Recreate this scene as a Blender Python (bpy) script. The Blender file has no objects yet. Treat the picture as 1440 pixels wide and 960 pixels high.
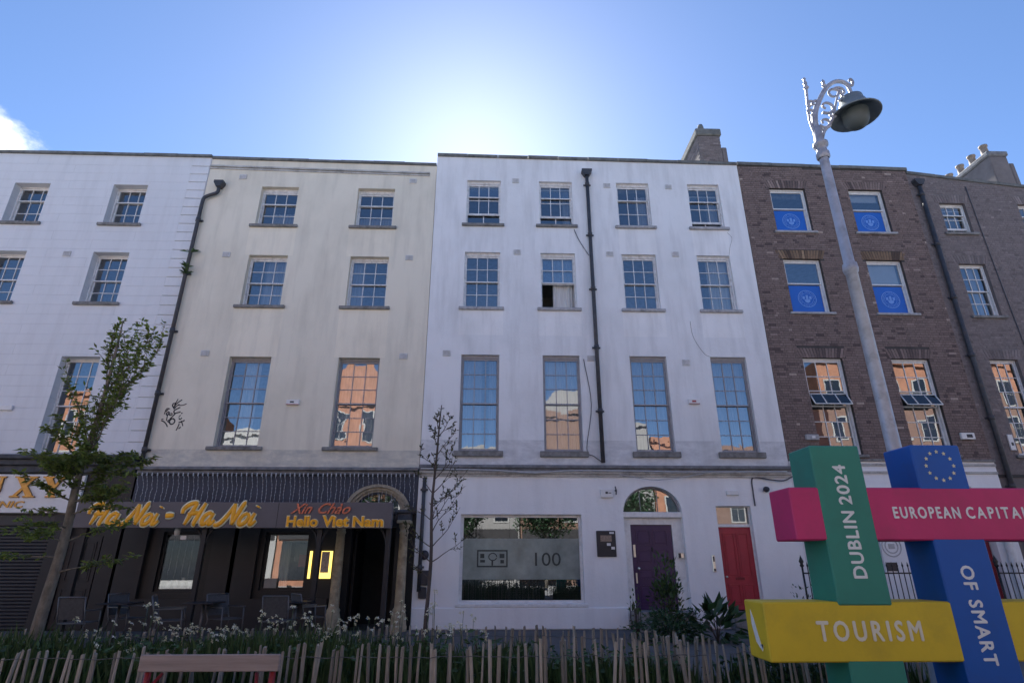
import bpy, bmesh, math, random
from mathutils import Vector, Matrix, Euler
R = math.radians
rnd = random.Random(7)
SC = bpy.context.scene
COL = SC.collection

# ---------------------------------------------------------------- camera, sky, sun, exposure
cam_d = bpy.data.cameras.new('camera')
cam = bpy.data.objects.new('camera', cam_d)
COL.objects.link(cam)
cam.location = (0, 0, 1.6)
cam.rotation_euler = (R(90 + 21.2), 0, R(-1.7))
cam_d.sensor_width = 36.0
cam_d.lens = 20.0
cam_d.clip_start = 0.05
cam_d.clip_end = 3000
SC.camera = cam

SUN_EL, SUN_AZ = 38.6, -2.9          # degrees above the horizon, degrees east of +Y
world = bpy.data.worlds.new('World')
SC.world = world
world.use_nodes = True
wn, wl = world.node_tree.nodes, world.node_tree.links
wn.clear()
sky = wn.new('ShaderNodeTexSky')
sky.sky_type = 'NISHITA'
sky.sun_disc = False
sky.sun_elevation = R(SUN_EL)
sky.sun_rotation = R(SUN_AZ)
sky.altitude = 20
sky.air_density = 0.78
sky.dust_density = 0.25
sky.ozone_density = 6.0
bg = wn.new('ShaderNodeBackground')
bg.inputs['Strength'].default_value = 0.051
# fair-weather clouds: white where the noise passes a threshold, low over the roofs
tc = wn.new('ShaderNodeTexCoord')
cmap = wn.new('ShaderNodeMapping')
cmap.inputs['Scale'].default_value = (1.0, 1.0, 1.6)
cmap.inputs['Location'].default_value = (0.0, 0.0, 0.0)
wl.new(tc.outputs['Generated'], cmap.inputs['Vector'])
# a single puff of cloud, found by its direction, with a noisy edge
puff = wn.new('ShaderNodeVectorMath'); puff.operation = 'DISTANCE'
wl.new(tc.outputs['Generated'], puff.inputs[0])
_pd = Vector((-16.9, 15.0, 12.35)).normalized()
puff.inputs[1].default_value = _pd
cn = wn.new('ShaderNodeTexNoise')
cn.inputs['Scale'].default_value = 13.0
cn.inputs['Detail'].default_value = 8.0
cn.inputs['Roughness'].default_value = 0.62
wl.new(cmap.outputs['Vector'], cn.inputs['Vector'])
pm = wn.new('ShaderNodeMath'); pm.operation = 'MULTIPLY_ADD'
pm.inputs[1].default_value = 0.11; pm.inputs[2].default_value = -0.055
wl.new(cn.outputs['Fac'], pm.inputs[0])
pa = wn.new('ShaderNodeMath'); pa.operation = 'ADD'
wl.new(puff.outputs['Value'], pa.inputs[0]); wl.new(pm.outputs[0], pa.inputs[1])
pr = wn.new('ShaderNodeMapRange')
pr.inputs['From Min'].default_value = 0.078; pr.inputs['From Max'].default_value = 0.045
pr.inputs['To Min'].default_value = 0.0; pr.inputs['To Max'].default_value = 0.93
pr.interpolation_type = 'SMOOTHSTEP'
wl.new(pa.outputs[0], pr.inputs['Value'])
cm = wn.new('ShaderNodeMixRGB')
cm.inputs['Color2'].default_value = (6.6, 6.8, 7.0, 1)
wl.new(pr.outputs['Result'], cm.inputs['Fac'])
wl.new(sky.outputs['Color'], cm.inputs['Color1'])
wl.new(cm.outputs['Color'], bg.inputs['Color'])
wo = wn.new('ShaderNodeOutputWorld')
wl.new(bg.outputs[0], wo.inputs['Surface'])

sun_d = bpy.data.lights.new('sun', 'SUN')
sun_d.energy = 5.0
sun_d.angle = R(0.53)
sun_d.color = (1.0, 0.96, 0.90)
sun = bpy.data.objects.new('sun', sun_d)
COL.objects.link(sun)
_sd = Vector((math.sin(R(SUN_AZ)) * math.cos(R(SUN_EL)), math.cos(R(SUN_AZ)) * math.cos(R(SUN_EL)), math.sin(R(SUN_EL))))
sun.rotation_euler = _sd.to_track_quat('Z', 'Y').to_euler()
sun.location = _sd * 60

vs = SC.view_settings
vs.view_transform = 'Standard'
vs.look = 'None'
vs.exposure = 2.22
vs.gamma = 1.0
vs.use_curve_mapping = False
SC.render.engine = 'CYCLES'
SC.cycles.use_denoising = True
SC.cycles.max_bounces = 8
SC.cycles.transparent_max_bounces = 16
SC.cycles.caustics_reflective = False
SC.cycles.caustics_refractive = False
SC.cycles.sample_clamp_indirect = 6.0

# ---------------------------------------------------------------- materials
def newmat(name):
    m = bpy.data.materials.new(name)
    m.use_nodes = True
    nt = m.node_tree
    return m, nt, nt.nodes, nt.links, nt.nodes['Principled BSDF']

def rgba(c):
    return (c[0], c[1], c[2], 1.0)

def P(name, col, rough=0.6, metal=0.0, var=0.12, vscale=6.0, bump=0.0, bscale=60.0, stretch=(1, 1, 1), spec=0.4, grime=None, gscale=1.2, randobj=0.0):
    """Principled with noise colour variation, optional bump, optional second grime colour."""
    m, nt, n, l, b = newmat(name)
    b.inputs['Roughness'].default_value = rough
    b.inputs['Metallic'].default_value = metal
    b.inputs['Specular IOR Level'].default_value = spec
    t = n.new('ShaderNodeTexCoord')
    mp = n.new('ShaderNodeMapping'); mp.inputs['Scale'].default_value = stretch
    l.new(t.outputs['Object'], mp.inputs['Vector'])
    no = n.new('ShaderNodeTexNoise'); no.inputs['Scale'].default_value = vscale
    no.inputs['Detail'].default_value = 5; no.inputs['Roughness'].default_value = 0.6
    l.new(mp.outputs[0], no.inputs['Vector'])
    mr = n.new('ShaderNodeMapRange')
    mr.inputs['From Min'].default_value = 0.3; mr.inputs['From Max'].default_value = 0.7
    mr.inputs['To Min'].default_value = 1 - var; mr.inputs['To Max'].default_value = 1 + var * 0.6
    l.new(no.outputs['Fac'], mr.inputs['Value'])
    mx = n.new('ShaderNodeVectorMath'); mx.operation = 'SCALE'
    mx.inputs[0].default_value = col
    l.new(mr.outputs[0], mx.inputs['Scale'])
    out = mx.outputs[0]
    if randobj:
        oi = n.new('ShaderNodeObjectInfo')
        r2 = n.new('ShaderNodeMapRange')
        r2.inputs['To Min'].default_value = 1 - randobj; r2.inputs['To Max'].default_value = 1 + randobj
        l.new(oi.outputs['Random'], r2.inputs['Value'])
        m2 = n.new('ShaderNodeVectorMath'); m2.operation = 'SCALE'
        l.new(out, m2.inputs[0]); l.new(r2.outputs[0], m2.inputs['Scale'])
        out = m2.outputs[0]
    if grime:
        g = n.new('ShaderNodeTexNoise'); g.inputs['Scale'].default_value = gscale
        g.inputs['Detail'].default_value = 7; g.inputs['Roughness'].default_value = 0.7
        l.new(mp.outputs[0], g.inputs['Vector'])
        gr = n.new('ShaderNodeMapRange')
        gr.inputs['From Min'].default_value = 0.5; gr.inputs['From Max'].default_value = 0.72
        gr.inputs['To Max'].default_value = 0.75
        l.new(g.outputs['Fac'], gr.inputs['Value'])
        mm = n.new('ShaderNodeMixRGB'); mm.inputs['Color2'].default_value = rgba(grime)
        l.new(gr.outputs[0], mm.inputs['Fac']); l.new(out, mm.inputs['Color1'])
        out = mm.outputs[0]
    l.new(out, b.inputs['Base Color'])
    if bump:
        bn = n.new('ShaderNodeTexNoise'); bn.inputs['Scale'].default_value = bscale
        bn.inputs['Detail'].default_value = 4
        l.new(mp.outputs[0], bn.inputs['Vector'])
        bb = n.new('ShaderNodeBump'); bb.inputs['Strength'].default_value = bump
        bb.inputs['Distance'].default_value = 0.01
        l.new(bn.outputs['Fac'], bb.inputs['Height'])
        l.new(bb.outputs[0], b.inputs['Normal'])
    return m

def wallmat(name, col, clean, band, streak=0.25, patch=0.10, lines=None):
    """Weathered painted render: rain streaks, blotches, cleaner panels (attribute 'clean') and an older paint band (attribute 'band')."""
    m, nt, n, l, b = newmat(name)
    b.inputs['Roughness'].default_value = 0.85
    b.inputs['Specular IOR Level'].default_value = 0.25
    t = n.new('ShaderNodeTexCoord')
    def noise(scale, stretch, detail=6, rough=0.62):
        mp = n.new('ShaderNodeMapping'); mp.inputs['Scale'].default_value = stretch
        l.new(t.outputs['Object'], mp.inputs['Vector'])
        x = n.new('ShaderNodeTexNoise'); x.inputs['Scale'].default_value = scale
        x.inputs['Detail'].default_value = detail; x.inputs['Roughness'].default_value = rough
        l.new(mp.outputs[0], x.inputs['Vector'])
        return x.outputs['Fac']
    def rng(v, a, c, lo, hi):
        x = n.new('ShaderNodeMapRange'); x.inputs['From Min'].default_value = a; x.inputs['From Max'].default_value = c
        x.inputs['To Min'].default_value = lo; x.inputs['To Max'].default_value = hi
        l.new(v, x.inputs['Value']); return x.outputs[0]
    def attr(nm):
        a = n.new('ShaderNodeAttribute'); a.attribute_name = nm; return a.outputs['Fac']
    def mul(a, c):
        x = n.new('ShaderNodeMath'); x.operation = 'MULTIPLY'
        for i, v in enumerate((a, c)):
            if isinstance(v, (int, float)): x.inputs[i].default_value = v
            else: l.new(v, x.inputs[i])
        return x.outputs[0]
    def mix(f, a, c):
        x = n.new('ShaderNodeMixRGB')
        l.new(f, x.inputs['Fac'])
        for k, v in (('Color1', a), ('Color2', c)):
            if isinstance(v, tuple): x.inputs[k].default_value = rgba(v)
            else: l.new(v, x.inputs[k])
        return x.outputs[0]
    out = mix(mul(attr('clean'), 0.85), col, clean)
    out = mix(mul(attr('band'), rng(noise(2.6, (1, 1, 2.2), 8, .7), 0.38, 0.60, 0.25, 1.0)), out, band)
    st = rng(noise(3.0, (1.0, 1.0, 0.13), 6, 0.60), 0.47, 0.76, 0.0, streak * 0.85)
    out = mix(st, out, tuple(c * 0.55 for c in col))
    pt = rng(noise(0.9, (1, 1, 0.8)), 0.42, 0.75, 0.0, patch * 2.2)
    out = mix(pt, out, tuple(c * f for c, f in zip(col, (0.72, 0.72, 0.70))))
    fine = rng(noise(26, (1, 1, 1), 4), 0.66, 0.8, 0.0, patch * 1.5)
    out = mix(fine, out, tuple(c * 0.6 for c in col))
    l.new(out, b.inputs['Base Color'])
    bb = n.new('ShaderNodeBump'); bb.inputs['Strength'].default_value = 0.45; bb.inputs['Distance'].default_value = 0.02
    h = noise(5, (1, 1, 1), 8, 0.7)
    if lines:
        mp = n.new('ShaderNodeMapping'); mp.inputs['Rotation'].default_value = (R(90), 0, 0)
        l.new(t.outputs['Object'], mp.inputs['Vector'])
        br = n.new('ShaderNodeTexBrick'); br.inputs['Scale'].default_value = 1.0
        br.inputs['Brick Width'].default_value = lines[0]; br.inputs['Row Height'].default_value = lines[1]
        br.inputs['Mortar Size'].default_value = lines[2]; br.inputs['Mortar Smooth'].default_value = 0.4
        br.inputs['Color1'].default_value = (1, 1, 1, 1); br.inputs['Color2'].default_value = (0.94, 0.94, 0.94, 1); br.inputs['Mortar'].default_value = (0, 0, 0, 1)
        l.new(mp.outputs[0], br.inputs['Vector'])
        inv = rng(br.outputs['Color'], 0.0, 0.9, 0.22, 0.0)
        out = mix(mul(inv, rng(noise(1.1, (1, 1, 3)), 0.35, 0.6, 0.1, 1.0)), out, tuple(c * 0.4 for c in col))
        l.new(out, b.inputs['Base Color'])
        ad = n.new('ShaderNodeMath'); ad.operation = 'MULTIPLY_ADD'; ad.inputs[1].default_value = 1.8
        l.new(br.outputs['Color'], ad.inputs[0]); l.new(h, ad.inputs[2]); h = ad.outputs[0]
    l.new(h, bb.inputs['Height']); l.new(bb.outputs[0], b.inputs['Normal'])
    return m

def brickmat(name, base, dark, light):
    m, nt, n, l, b = newmat(name)
    b.inputs['Roughness'].default_value = 0.9
    b.inputs['Specular IOR Level'].default_value = 0.2
    a = n.new('ShaderNodeAttribute'); a.attribute_name = 'tone'
    cr = n.new('ShaderNodeValToRGB')
    e = cr.color_ramp.elements
    e[0].position = 0.0; e[0].color = rgba(dark)
    e[1].position = 1.0; e[1].color = rgba(light)
    x = e.new(0.45); x.color = rgba(base)
    x = e.new(0.85); x.color = rgba(tuple(c * 1.35 for c in base))
    l.new(a.outputs['Fac'], cr.inputs['Fac'])
    t = n.new('ShaderNodeTexCoord')
    no = n.new('ShaderNodeTexNoise'); no.inputs['Scale'].default_value = 18; no.inputs['Detail'].default_value = 5
    l.new(t.outputs['Object'], no.inputs['Vector'])
    mr = n.new('ShaderNodeMapRange'); mr.inputs['To Min'].default_value = 0.6; mr.inputs['To Max'].default_value = 1.4
    l.new(no.outputs['Fac'], mr.inputs['Value'])
    s = n.new('ShaderNodeVectorMath'); s.operation = 'SCALE'
    l.new(cr.outputs[0], s.inputs[0]); l.new(mr.outputs[0], s.inputs['Scale'])
    l.new(s.outputs[0], b.inputs['Base Color'])
    bb = n.new('ShaderNodeBump'); bb.inputs['Strength'].default_value = 0.5; bb.inputs['Distance'].default_value = 0.008
    l.new(no.outputs['Fac'], bb.inputs['Height']); l.new(bb.outputs[0], b.inputs['Normal'])
    return m

def glassmat(name, refl=0.30, tint=(0.75, 0.80, 0.82), wav=0.02, wscale=2.2, rough=0.0):
    m, nt, n, l, b = newmat(name)
    n.remove(b)
    out = n['Material Output']
    lw = n.new('ShaderNodeLayerWeight'); lw.inputs['Blend'].default_value = 0.35
    mr = n.new('ShaderNodeMapRange'); mr.inputs['To Min'].default_value = refl; mr.inputs['To Max'].default_value = 1.0
    l.new(lw.outputs['Fresnel'], mr.inputs['Value'])
    gl = n.new('ShaderNodeBsdfGlossy'); gl.inputs['Roughness'].default_value = rough
    gl.inputs['Color'].default_value = (0.93, 0.96, 1.0, 1)
    tr = n.new('ShaderNodeBsdfTransparent'); tr.inputs['Color'].default_value = rgba(tint)
    t = n.new('ShaderNodeNewGeometry')
    no = n.new('ShaderNodeTexNoise'); no.inputs['Scale'].default_value = wscale; no.inputs['Detail'].default_value = 1.5
    l.new(t.outputs['Position'], no.inputs['Vector'])
    bb = n.new('ShaderNodeBump'); bb.inputs['Strength'].default_value = 1.0; bb.inputs['Distance'].default_value = wav
    l.new(no.outputs['Fac'], bb.inputs['Height']); l.new(bb.outputs[0], gl.inputs['Normal'])
    mx = n.new('ShaderNodeMixShader')
    l.new(mr.outputs[0], mx.inputs['Fac']); l.new(tr.outputs[0], mx.inputs[1]); l.new(gl.outputs[0], mx.inputs[2])
    l.new(mx.outputs[0], out.inputs['Surface'])
    return m

def leafmat(name, col, var=0.45, trans=0.35, tmul=(1.5, 1.35, 0.6)):
    m, nt, n, l, b = newmat(name)
    out = n['Material Output']
    b.inputs['Roughness'].default_value = 0.5
    b.inputs['Specular IOR Level'].default_value = 0.35
    a = n.new('ShaderNodeAttribute'); a.attribute_name = 'tone'
    mr = n.new('ShaderNodeMapRange'); mr.inputs['To Min'].default_value = 1 - var; mr.inputs['To Max'].default_value = 1 + var
    l.new(a.outputs['Fac'], mr.inputs['Value'])
    s = n.new('ShaderNodeVectorMath'); s.operation = 'SCALE'; s.inputs[0].default_value = col
    l.new(mr.outputs[0], s.inputs['Scale'])
    l.new(s.outputs[0], b.inputs['Base Color'])
    tr = n.new('ShaderNodeBsdfTranslucent')
    s2 = n.new('ShaderNodeVectorMath'); s2.operation = 'MULTIPLY'; s2.inputs[1].default_value = tmul
    l.new(s.outputs[0], s2.inputs[0]); l.new(s2.outputs[0], tr.inputs['Color'])
    mx = n.new('ShaderNodeMixShader'); mx.inputs['Fac'].default_value = trans
    l.new(b.outputs[0], mx.inputs[1]); l.new(tr.outputs[0], mx.inputs[2])
    l.new(mx.outputs[0], out.inputs['Surface'])
    return m

def emitmat(name, col, st):
    m, nt, n, l, b = newmat(name)
    b.inputs['Base Color'].default_value = rgba(col)
    b.inputs['Emission Color'].default_value = rgba(col)
    b.inputs['Emission Strength'].default_value = st
    return m

M = {}
M['white_wall'] = wallmat('white_render', (0.80, 0.81, 0.835), (0.87, 0.87, 0.88), (0.58, 0.59, 0.62), streak=0.55, patch=0.17)
M['cream_wall'] = wallmat('cream_render', (0.79, 0.735, 0.62), (0.86, 0.79, 0.655), (0.50, 0.49, 0.455), streak=0.50, patch=0.20)
M['painted_brick'] = wallmat('painted_brick', (0.72, 0.735, 0.77), (0.74, 0.74, 0.76), (0.5, 0.5, 0.52), streak=0.28, patch=0.08, lines=(2.4, 0.30, 0.010))
M['ground_white'] = wallmat('ground_floor_white', (0.84, 0.845, 0.865), (0.86, 0.86, 0.87), (0.42, 0.40, 0.37), streak=0.25, patch=0.09)
M['brick_d'] = brickmat('brown_brick', (0.205, 0.155, 0.142), (0.10, 0.078, 0.076), (0.44, 0.36, 0.31))
M['brick_e'] = brickmat('grey_brown_brick', (0.20, 0.172, 0.17), (0.15, 0.13, 0.13), (0.29, 0.25, 0.24))
M['brick_yellow'] = brickmat('yellow_brick', (0.22, 0.15, 0.10), (0.09, 0.065, 0.055), (0.36, 0.25, 0.16))
M['mortar_d'] = P('dark_mortar', (0.075, 0.068, 0.066), 0.95, var=0.3, vscale=3, bump=0.4, bscale=40)
M['mortar_e'] = P('grey_mortar', (0.185, 0.165, 0.165), 0.95, var=0.2, vscale=3, bump=0.4, bscale=40)
M['stone_sill'] = P('grey_stone', (0.24, 0.235, 0.23), 0.9, var=0.3, vscale=9, bump=0.5, bscale=50, grime=(0.06, 0.058, 0.055), gscale=4)
M['sill_light'] = P('painted_sill', (0.42, 0.42, 0.44), 0.85, var=0.25, vscale=9, bump=0.4, bscale=50, grime=(0.12, 0.115, 0.11), gscale=5)
M['coping'] = P('coping_stone', (0.17, 0.175, 0.17), 0.95, var=0.3, vscale=5, bump=0.5, bscale=30, grime=(0.05, 0.055, 0.05), gscale=3)
M['moulding'] = P('dirty_moulding', (0.50, 0.49, 0.47), 0.9, var=0.25, vscale=4, bump=0.4, bscale=30, grime=(0.15, 0.145, 0.14), gscale=2.5)
M['cornice_dark'] = P('lead_cornice', (0.075, 0.08, 0.095), 0.75, var=0.35, vscale=4, bump=0.5, bscale=25, grime=(0.03, 0.03, 0.035), gscale=3)
M['cornice_grey'] = P('weathered_cornice', (0.20, 0.205, 0.22), 0.85, var=0.35, vscale=5, bump=0.5, bscale=25, grime=(0.07, 0.07, 0.075), gscale=3)
M['vent'] = P('painted_vent', (0.64, 0.64, 0.65), 0.9, var=0.2, vscale=9, grime=(0.45, 0.44, 0.43), gscale=8)
M['white_paint'] = P('white_gloss_paint', (0.78, 0.78, 0.78), 0.4, var=0.10, vscale=7, bump=0.1, bscale=30, grime=(0.55, 0.54, 0.52), gscale=5)
M['old_white'] = P('old_window_paint', (0.76, 0.76, 0.77), 0.5, var=0.18, vscale=9, bump=0.15, bscale=40, grime=(0.42, 0.41, 0.40), gscale=6)
M['grey_paint'] = P('grey_window_paint', (0.34, 0.335, 0.36), 0.5, var=0.15, vscale=9, bump=0.15, bscale=40)
M['pipe'] = P('cast_iron_pipe', (0.055, 0.06, 0.072), 0.55, var=0.3, vscale=9, bump=0.25, bscale=40, grime=(0.10, 0.075, 0.06), gscale=7)
M['glass'] = glassmat('window_glass', 0.20, wav=0.0015, wscale=1.6)
M['glass_old'] = glassmat('old_crown_glass', 0.20, wav=0.0014, wscale=3.0)
M['shop_glass'] = glassmat('shop_glass', 0.16, tint=(0.85, 0.9, 0.88), wav=0.001, wscale=0.8)
M['dark_glass'] = P('dark_glass', (0.012, 0.016, 0.022), 0.05, var=0.2, spec=0.9)
M['interior'] = P('room_plaster', (0.45, 0.44, 0.43), 0.9, var=0.2)
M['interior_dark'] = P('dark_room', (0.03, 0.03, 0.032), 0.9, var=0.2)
M['curtain'] = P('net_curtain', (0.62, 0.62, 0.61), 0.9, var=0.18, vscale=4, stretch=(5, 5, 0.3))
M['curtain_grey'] = P('grey_curtain', (0.34, 0.34, 0.37), 0.9, var=0.3, vscale=4, stretch=(5, 5, 0.3))
M['curtain_brown'] = P('brown_curtain', (0.30, 0.21, 0.18), 0.9, var=0.3, vscale=4, stretch=(5, 5, 0.3))
M['blind'] = P('roller_blind', (0.66, 0.67, 0.68), 0.8, var=0.05)
M['purple_blind'] = P('mauve_blind', (0.10, 0.075, 0.12), 0.8, var=0.1)
M['blue_film'] = P('blue_window_film', (0.02, 0.14, 0.56), 0.45, var=0.06, vscale=2)
M['emblem'] = P('pale_blue_print', (0.18, 0.36, 0.78), 0.5, var=0.05)
M['black_front'] = P('black_shopfront', (0.008, 0.008, 0.011), 0.5, var=0.3, vscale=3, bump=0.15, bscale=25)
M['charcoal'] = P('charcoal_panel', (0.019, 0.018, 0.021), 0.55, var=0.2, vscale=3, bump=0.1, bscale=30)
M['fascia_blue'] = P('navy_fascia', (0.035, 0.045, 0.075), 0.55, var=0.25, vscale=3, bump=0.2, bscale=20)
M['board_grey'] = P('grey_signboard', (0.115, 0.105, 0.118), 0.5, var=0.10, vscale=2.5, bump=0.08, bscale=20)
M['gold'] = P('gold_letter_face', (0.95, 0.43, 0.01), 0.35, var=0.22, vscale=9)
M['gold_edge'] = P('pale_gold_letter_edge', (0.95, 0.87, 0.58), 0.35, var=0.15, vscale=12)
M['rose'] = P('rose_gold_letter', (0.52, 0.16, 0.10), 0.3, metal=0.3, var=0.4, vscale=18)
M['rose_edge'] = P('pale_rose_edge', (0.75, 0.50, 0.42), 0.3, var=0.2, vscale=18)
M['bronze'] = P('bronze_letter', (0.50, 0.29, 0.07), 0.32, metal=0.35, var=0.35, vscale=10)
M['bronze_edge'] = P('brown_letter_edge', (0.22, 0.12, 0.06), 0.5, var=0.2)
M['column_stone'] = P('tan_stone_column', (0.43, 0.35, 0.235), 0.75, var=0.3, vscale=7, bump=0.4, bscale=40, grime=(0.16, 0.12, 0.08), gscale=4)
M['arch_stone'] = P('pale_arch_moulding', (0.36, 0.32, 0.25), 0.8, var=0.3, vscale=9, bump=0.4, bscale=40, grime=(0.10, 0.09, 0.07), gscale=6)
M['purple'] = P('purple_door_paint', (0.050, 0.022, 0.085), 0.32, var=0.12, vscale=4)
M['red_door'] = P('red_door_paint', (0.36, 0.022, 0.045), 0.4, var=0.12, vscale=4)
M['dark_red'] = P('dark_red_door_paint', (0.20, 0.012, 0.022), 0.4, var=0.12, vscale=4)
M['brass'] = P('door_metal', (0.75, 0.72, 0.66), 0.3, metal=0.8, var=0.1)
M['plaque'] = P('black_plaque', (0.028, 0.028, 0.038), 0.3, var=0.2)
M['plaque_print'] = P('faded_print', (0.30, 0.23, 0.18), 0.6, var=0.4, vscale=30)
M['plastic_white'] = P('white_plastic', (0.74, 0.74, 0.74), 0.4, var=0.06)
M['plastic_red'] = P('red_print', (0.40, 0.08, 0.09), 0.5, var=0.2)
M['plastic_dark'] = P('dark_plastic', (0.04, 0.04, 0.05), 0.5, var=0.2)
M['cable'] = P('grey_cable', (0.10, 0.10, 0.115), 0.6, var=0.2)
M['cable_light'] = P('painted_cable', (0.5, 0.5, 0.52), 0.7, var=0.2)
M['film'] = P('frosted_film', (0.27, 0.31, 0.285), 0.14, var=0.3, vscale=2.2, spec=0.8)
M['film_dark'] = P('dark_film_print', (0.045, 0.055, 0.052), 0.6, var=0.4, vscale=14)
M['shutter_green'] = P('dark_green_blind', (0.012, 0.026, 0.022), 0.45, var=0.2)
M['sh_iron'] = P('black_railing_paint', (0.012, 0.012, 0.016), 0.4, var=0.2)
M['shutter'] = P('grey_roller_shutter', (0.032, 0.033, 0.040), 0.5, var=0.2, vscale=3)
M['fairy'] = P('string_light_plastic', (0.42, 0.46, 0.52), 0.4, var=0.1)
M['chair_frame'] = P('grey_chair_frame', (0.12, 0.12, 0.125), 0.4, metal=0.3, var=0.15)
M['chair_sling'] = P('grey_chair_sling', (0.085, 0.083, 0.085), 0.8, var=0.2, vscale=20)
M['lamp_paint'] = P('grey_lamp_paint', (0.42, 0.45, 0.52), 0.42, metal=0.2, var=0.18, vscale=8, grime=(0.20, 0.20, 0.22), gscale=5)
M['lamp_shade'] = P('dark_lamp_hood', (0.20, 0.245, 0.27), 0.45, metal=0.2, var=0.25, vscale=8)
M['lamp_glass'] = leafmat('lamp_bowl_glass', (0.20, 0.235, 0.235), 0.03, 0.4, (1, 1, 1))
M['lamp_in'] = P('lamp_reflector', (0.6, 0.62, 0.62), 0.4, metal=0.3, var=0.2)
M['sign_green'] = P('green_sign_panel', (0.030, 0.235, 0.175), 0.5, var=0.07, vscale=3, bump=0.06, bscale=18, grime=(0.034, 0.181, 0.138), gscale=2.2)
M['sign_blue'] = P('blue_sign_panel', (0.003, 0.095, 0.42), 0.5, var=0.07, vscale=3, bump=0.06, bscale=18, grime=(0.014, 0.08, 0.314), gscale=2.2)
M['sign_pink'] = P('pink_sign_panel', (0.55, 0.032, 0.150), 0.5, var=0.08, vscale=3, bump=0.06, bscale=18, grime=(0.408, 0.035, 0.12), gscale=2.2)
M['sign_yellow'] = P('yellow_sign_panel', (0.68, 0.49, 0.025), 0.5, var=0.07, vscale=3, bump=0.06, bscale=18, grime=(0.502, 0.365, 0.03), gscale=2.2)
M['sign_white'] = P('white_sign_lettering', (0.78, 0.80, 0.80), 0.55, var=0.05)
M['sign_cream'] = P('cream_sign_lettering', (0.76, 0.72, 0.58), 0.55, var=0.06)
M['star'] = P('pale_gold_star', (0.72, 0.68, 0.42), 0.5, var=0.05)
M['paling'] = P('weathered_chestnut', (0.33, 0.295, 0.25), 0.9, var=0.35, vscale=7, stretch=(4, 4, 0.6), bump=0.5, bscale=40, randobj=0.38, grime=(0.07, 0.065, 0.045), gscale=3)
M['wire'] = P('galvanised_wire', (0.14, 0.14, 0.14), 0.5, metal=0.5, var=0.2)
M['bench_wood'] = P('bench_plank', (0.36, 0.285, 0.255), 0.8, var=0.22, vscale=4, stretch=(0.5, 3, 9), bump=0.25, bscale=30)
M['bench_red'] = P('red_bench_steel', (0.26, 0.020, 0.022), 0.45, var=0.2)
M['bark'] = P('young_bark', (0.20, 0.175, 0.145), 0.9, var=0.4, vscale=8, stretch=(2, 2, 1.2), bump=0.6, bscale=35, grime=(0.09, 0.085, 0.065), gscale=6)
M['bark_thin'] = P('dark_twig_bark', (0.085, 0.072, 0.068), 0.9, var=0.3, vscale=9, bump=0.4, bscale=40)
M['leaf'] = leafmat('tree_leaf', (0.160, 0.205, 0.075), trans=0.5)
M['leaf_small'] = leafmat('sapling_leaf', (0.065, 0.070, 0.040))
M['leaf_dark'] = leafmat('shrub_leaf', (0.036, 0.078, 0.038), trans=0.2)
M['leaf_mid'] = leafmat('shrub_leaf_light', (0.065, 0.115, 0.045), trans=0.25)
M['grass'] = leafmat('grass_blade', (0.055, 0.098, 0.036), trans=0.2)
M['weed'] = leafmat('weed_leaf', (0.055, 0.105, 0.04), trans=0.2)
M['petal'] = leafmat('white_petal', (0.74, 0.74, 0.70), var=0.12, trans=0.2)
M['soil'] = P('planting_soil', (0.045, 0.036, 0.028), 0.95, var=0.4, vscale=5, bump=0.8, bscale=20)
M['asphalt'] = P('road_paled_for_bounce', (0.25, 0.25, 0.255), 0.9, var=0.25, vscale=2.2, bump=0.4, bscale=160)  # unseen road, paler than real asphalt to bounce fill light onto the facades
M['paving'] = P('concrete_paving', (0.11, 0.11, 0.115), 0.9, var=0.2, vscale=1.5, bump=0.3, bscale=60)
M['kerb'] = P('granite_kerb', (0.26, 0.255, 0.25), 0.85, var=0.2, vscale=14, bump=0.3, bscale=60)
M['slate'] = P('roof_slate', (0.085, 0.09, 0.10), 0.7, var=0.3, vscale=4)
M['orange_brick'] = P('orange_brick', (0.30, 0.145, 0.09), 0.9, var=0.22, vscale=3, bump=0.3, bscale=40)
M['opp_white'] = P('opposite_white_render', (0.30, 0.30, 0.29), 0.85, var=0.1)
M['opp_grey'] = P('opposite_grey_stucco', (0.22, 0.215, 0.21), 0.85, var=0.1)
M['opp_brown'] = P('opposite_brown_brick', (0.17, 0.105, 0.08), 0.9, var=0.2, bump=0.3, bscale=40)
M['pot'] = P('clay_chimney_pot', (0.30, 0.25, 0.21), 0.85, var=0.3, vscale=6)
M['graffiti'] = P('black_spray_paint', (0.02, 0.02, 0.022), 0.6, var=0.1)
M['menu_lit'] = emitmat('lit_menu_case', (1.0, 0.70, 0.16), 0.45)
M['paper'] = P('menu_paper', (0.50, 0.45, 0.42), 0.7, var=0.4, vscale=20)
M['road_paint'] = P('road_marking_paint', (0.70, 0.70, 0.68), 0.8, var=0.2, vscale=6)

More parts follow.
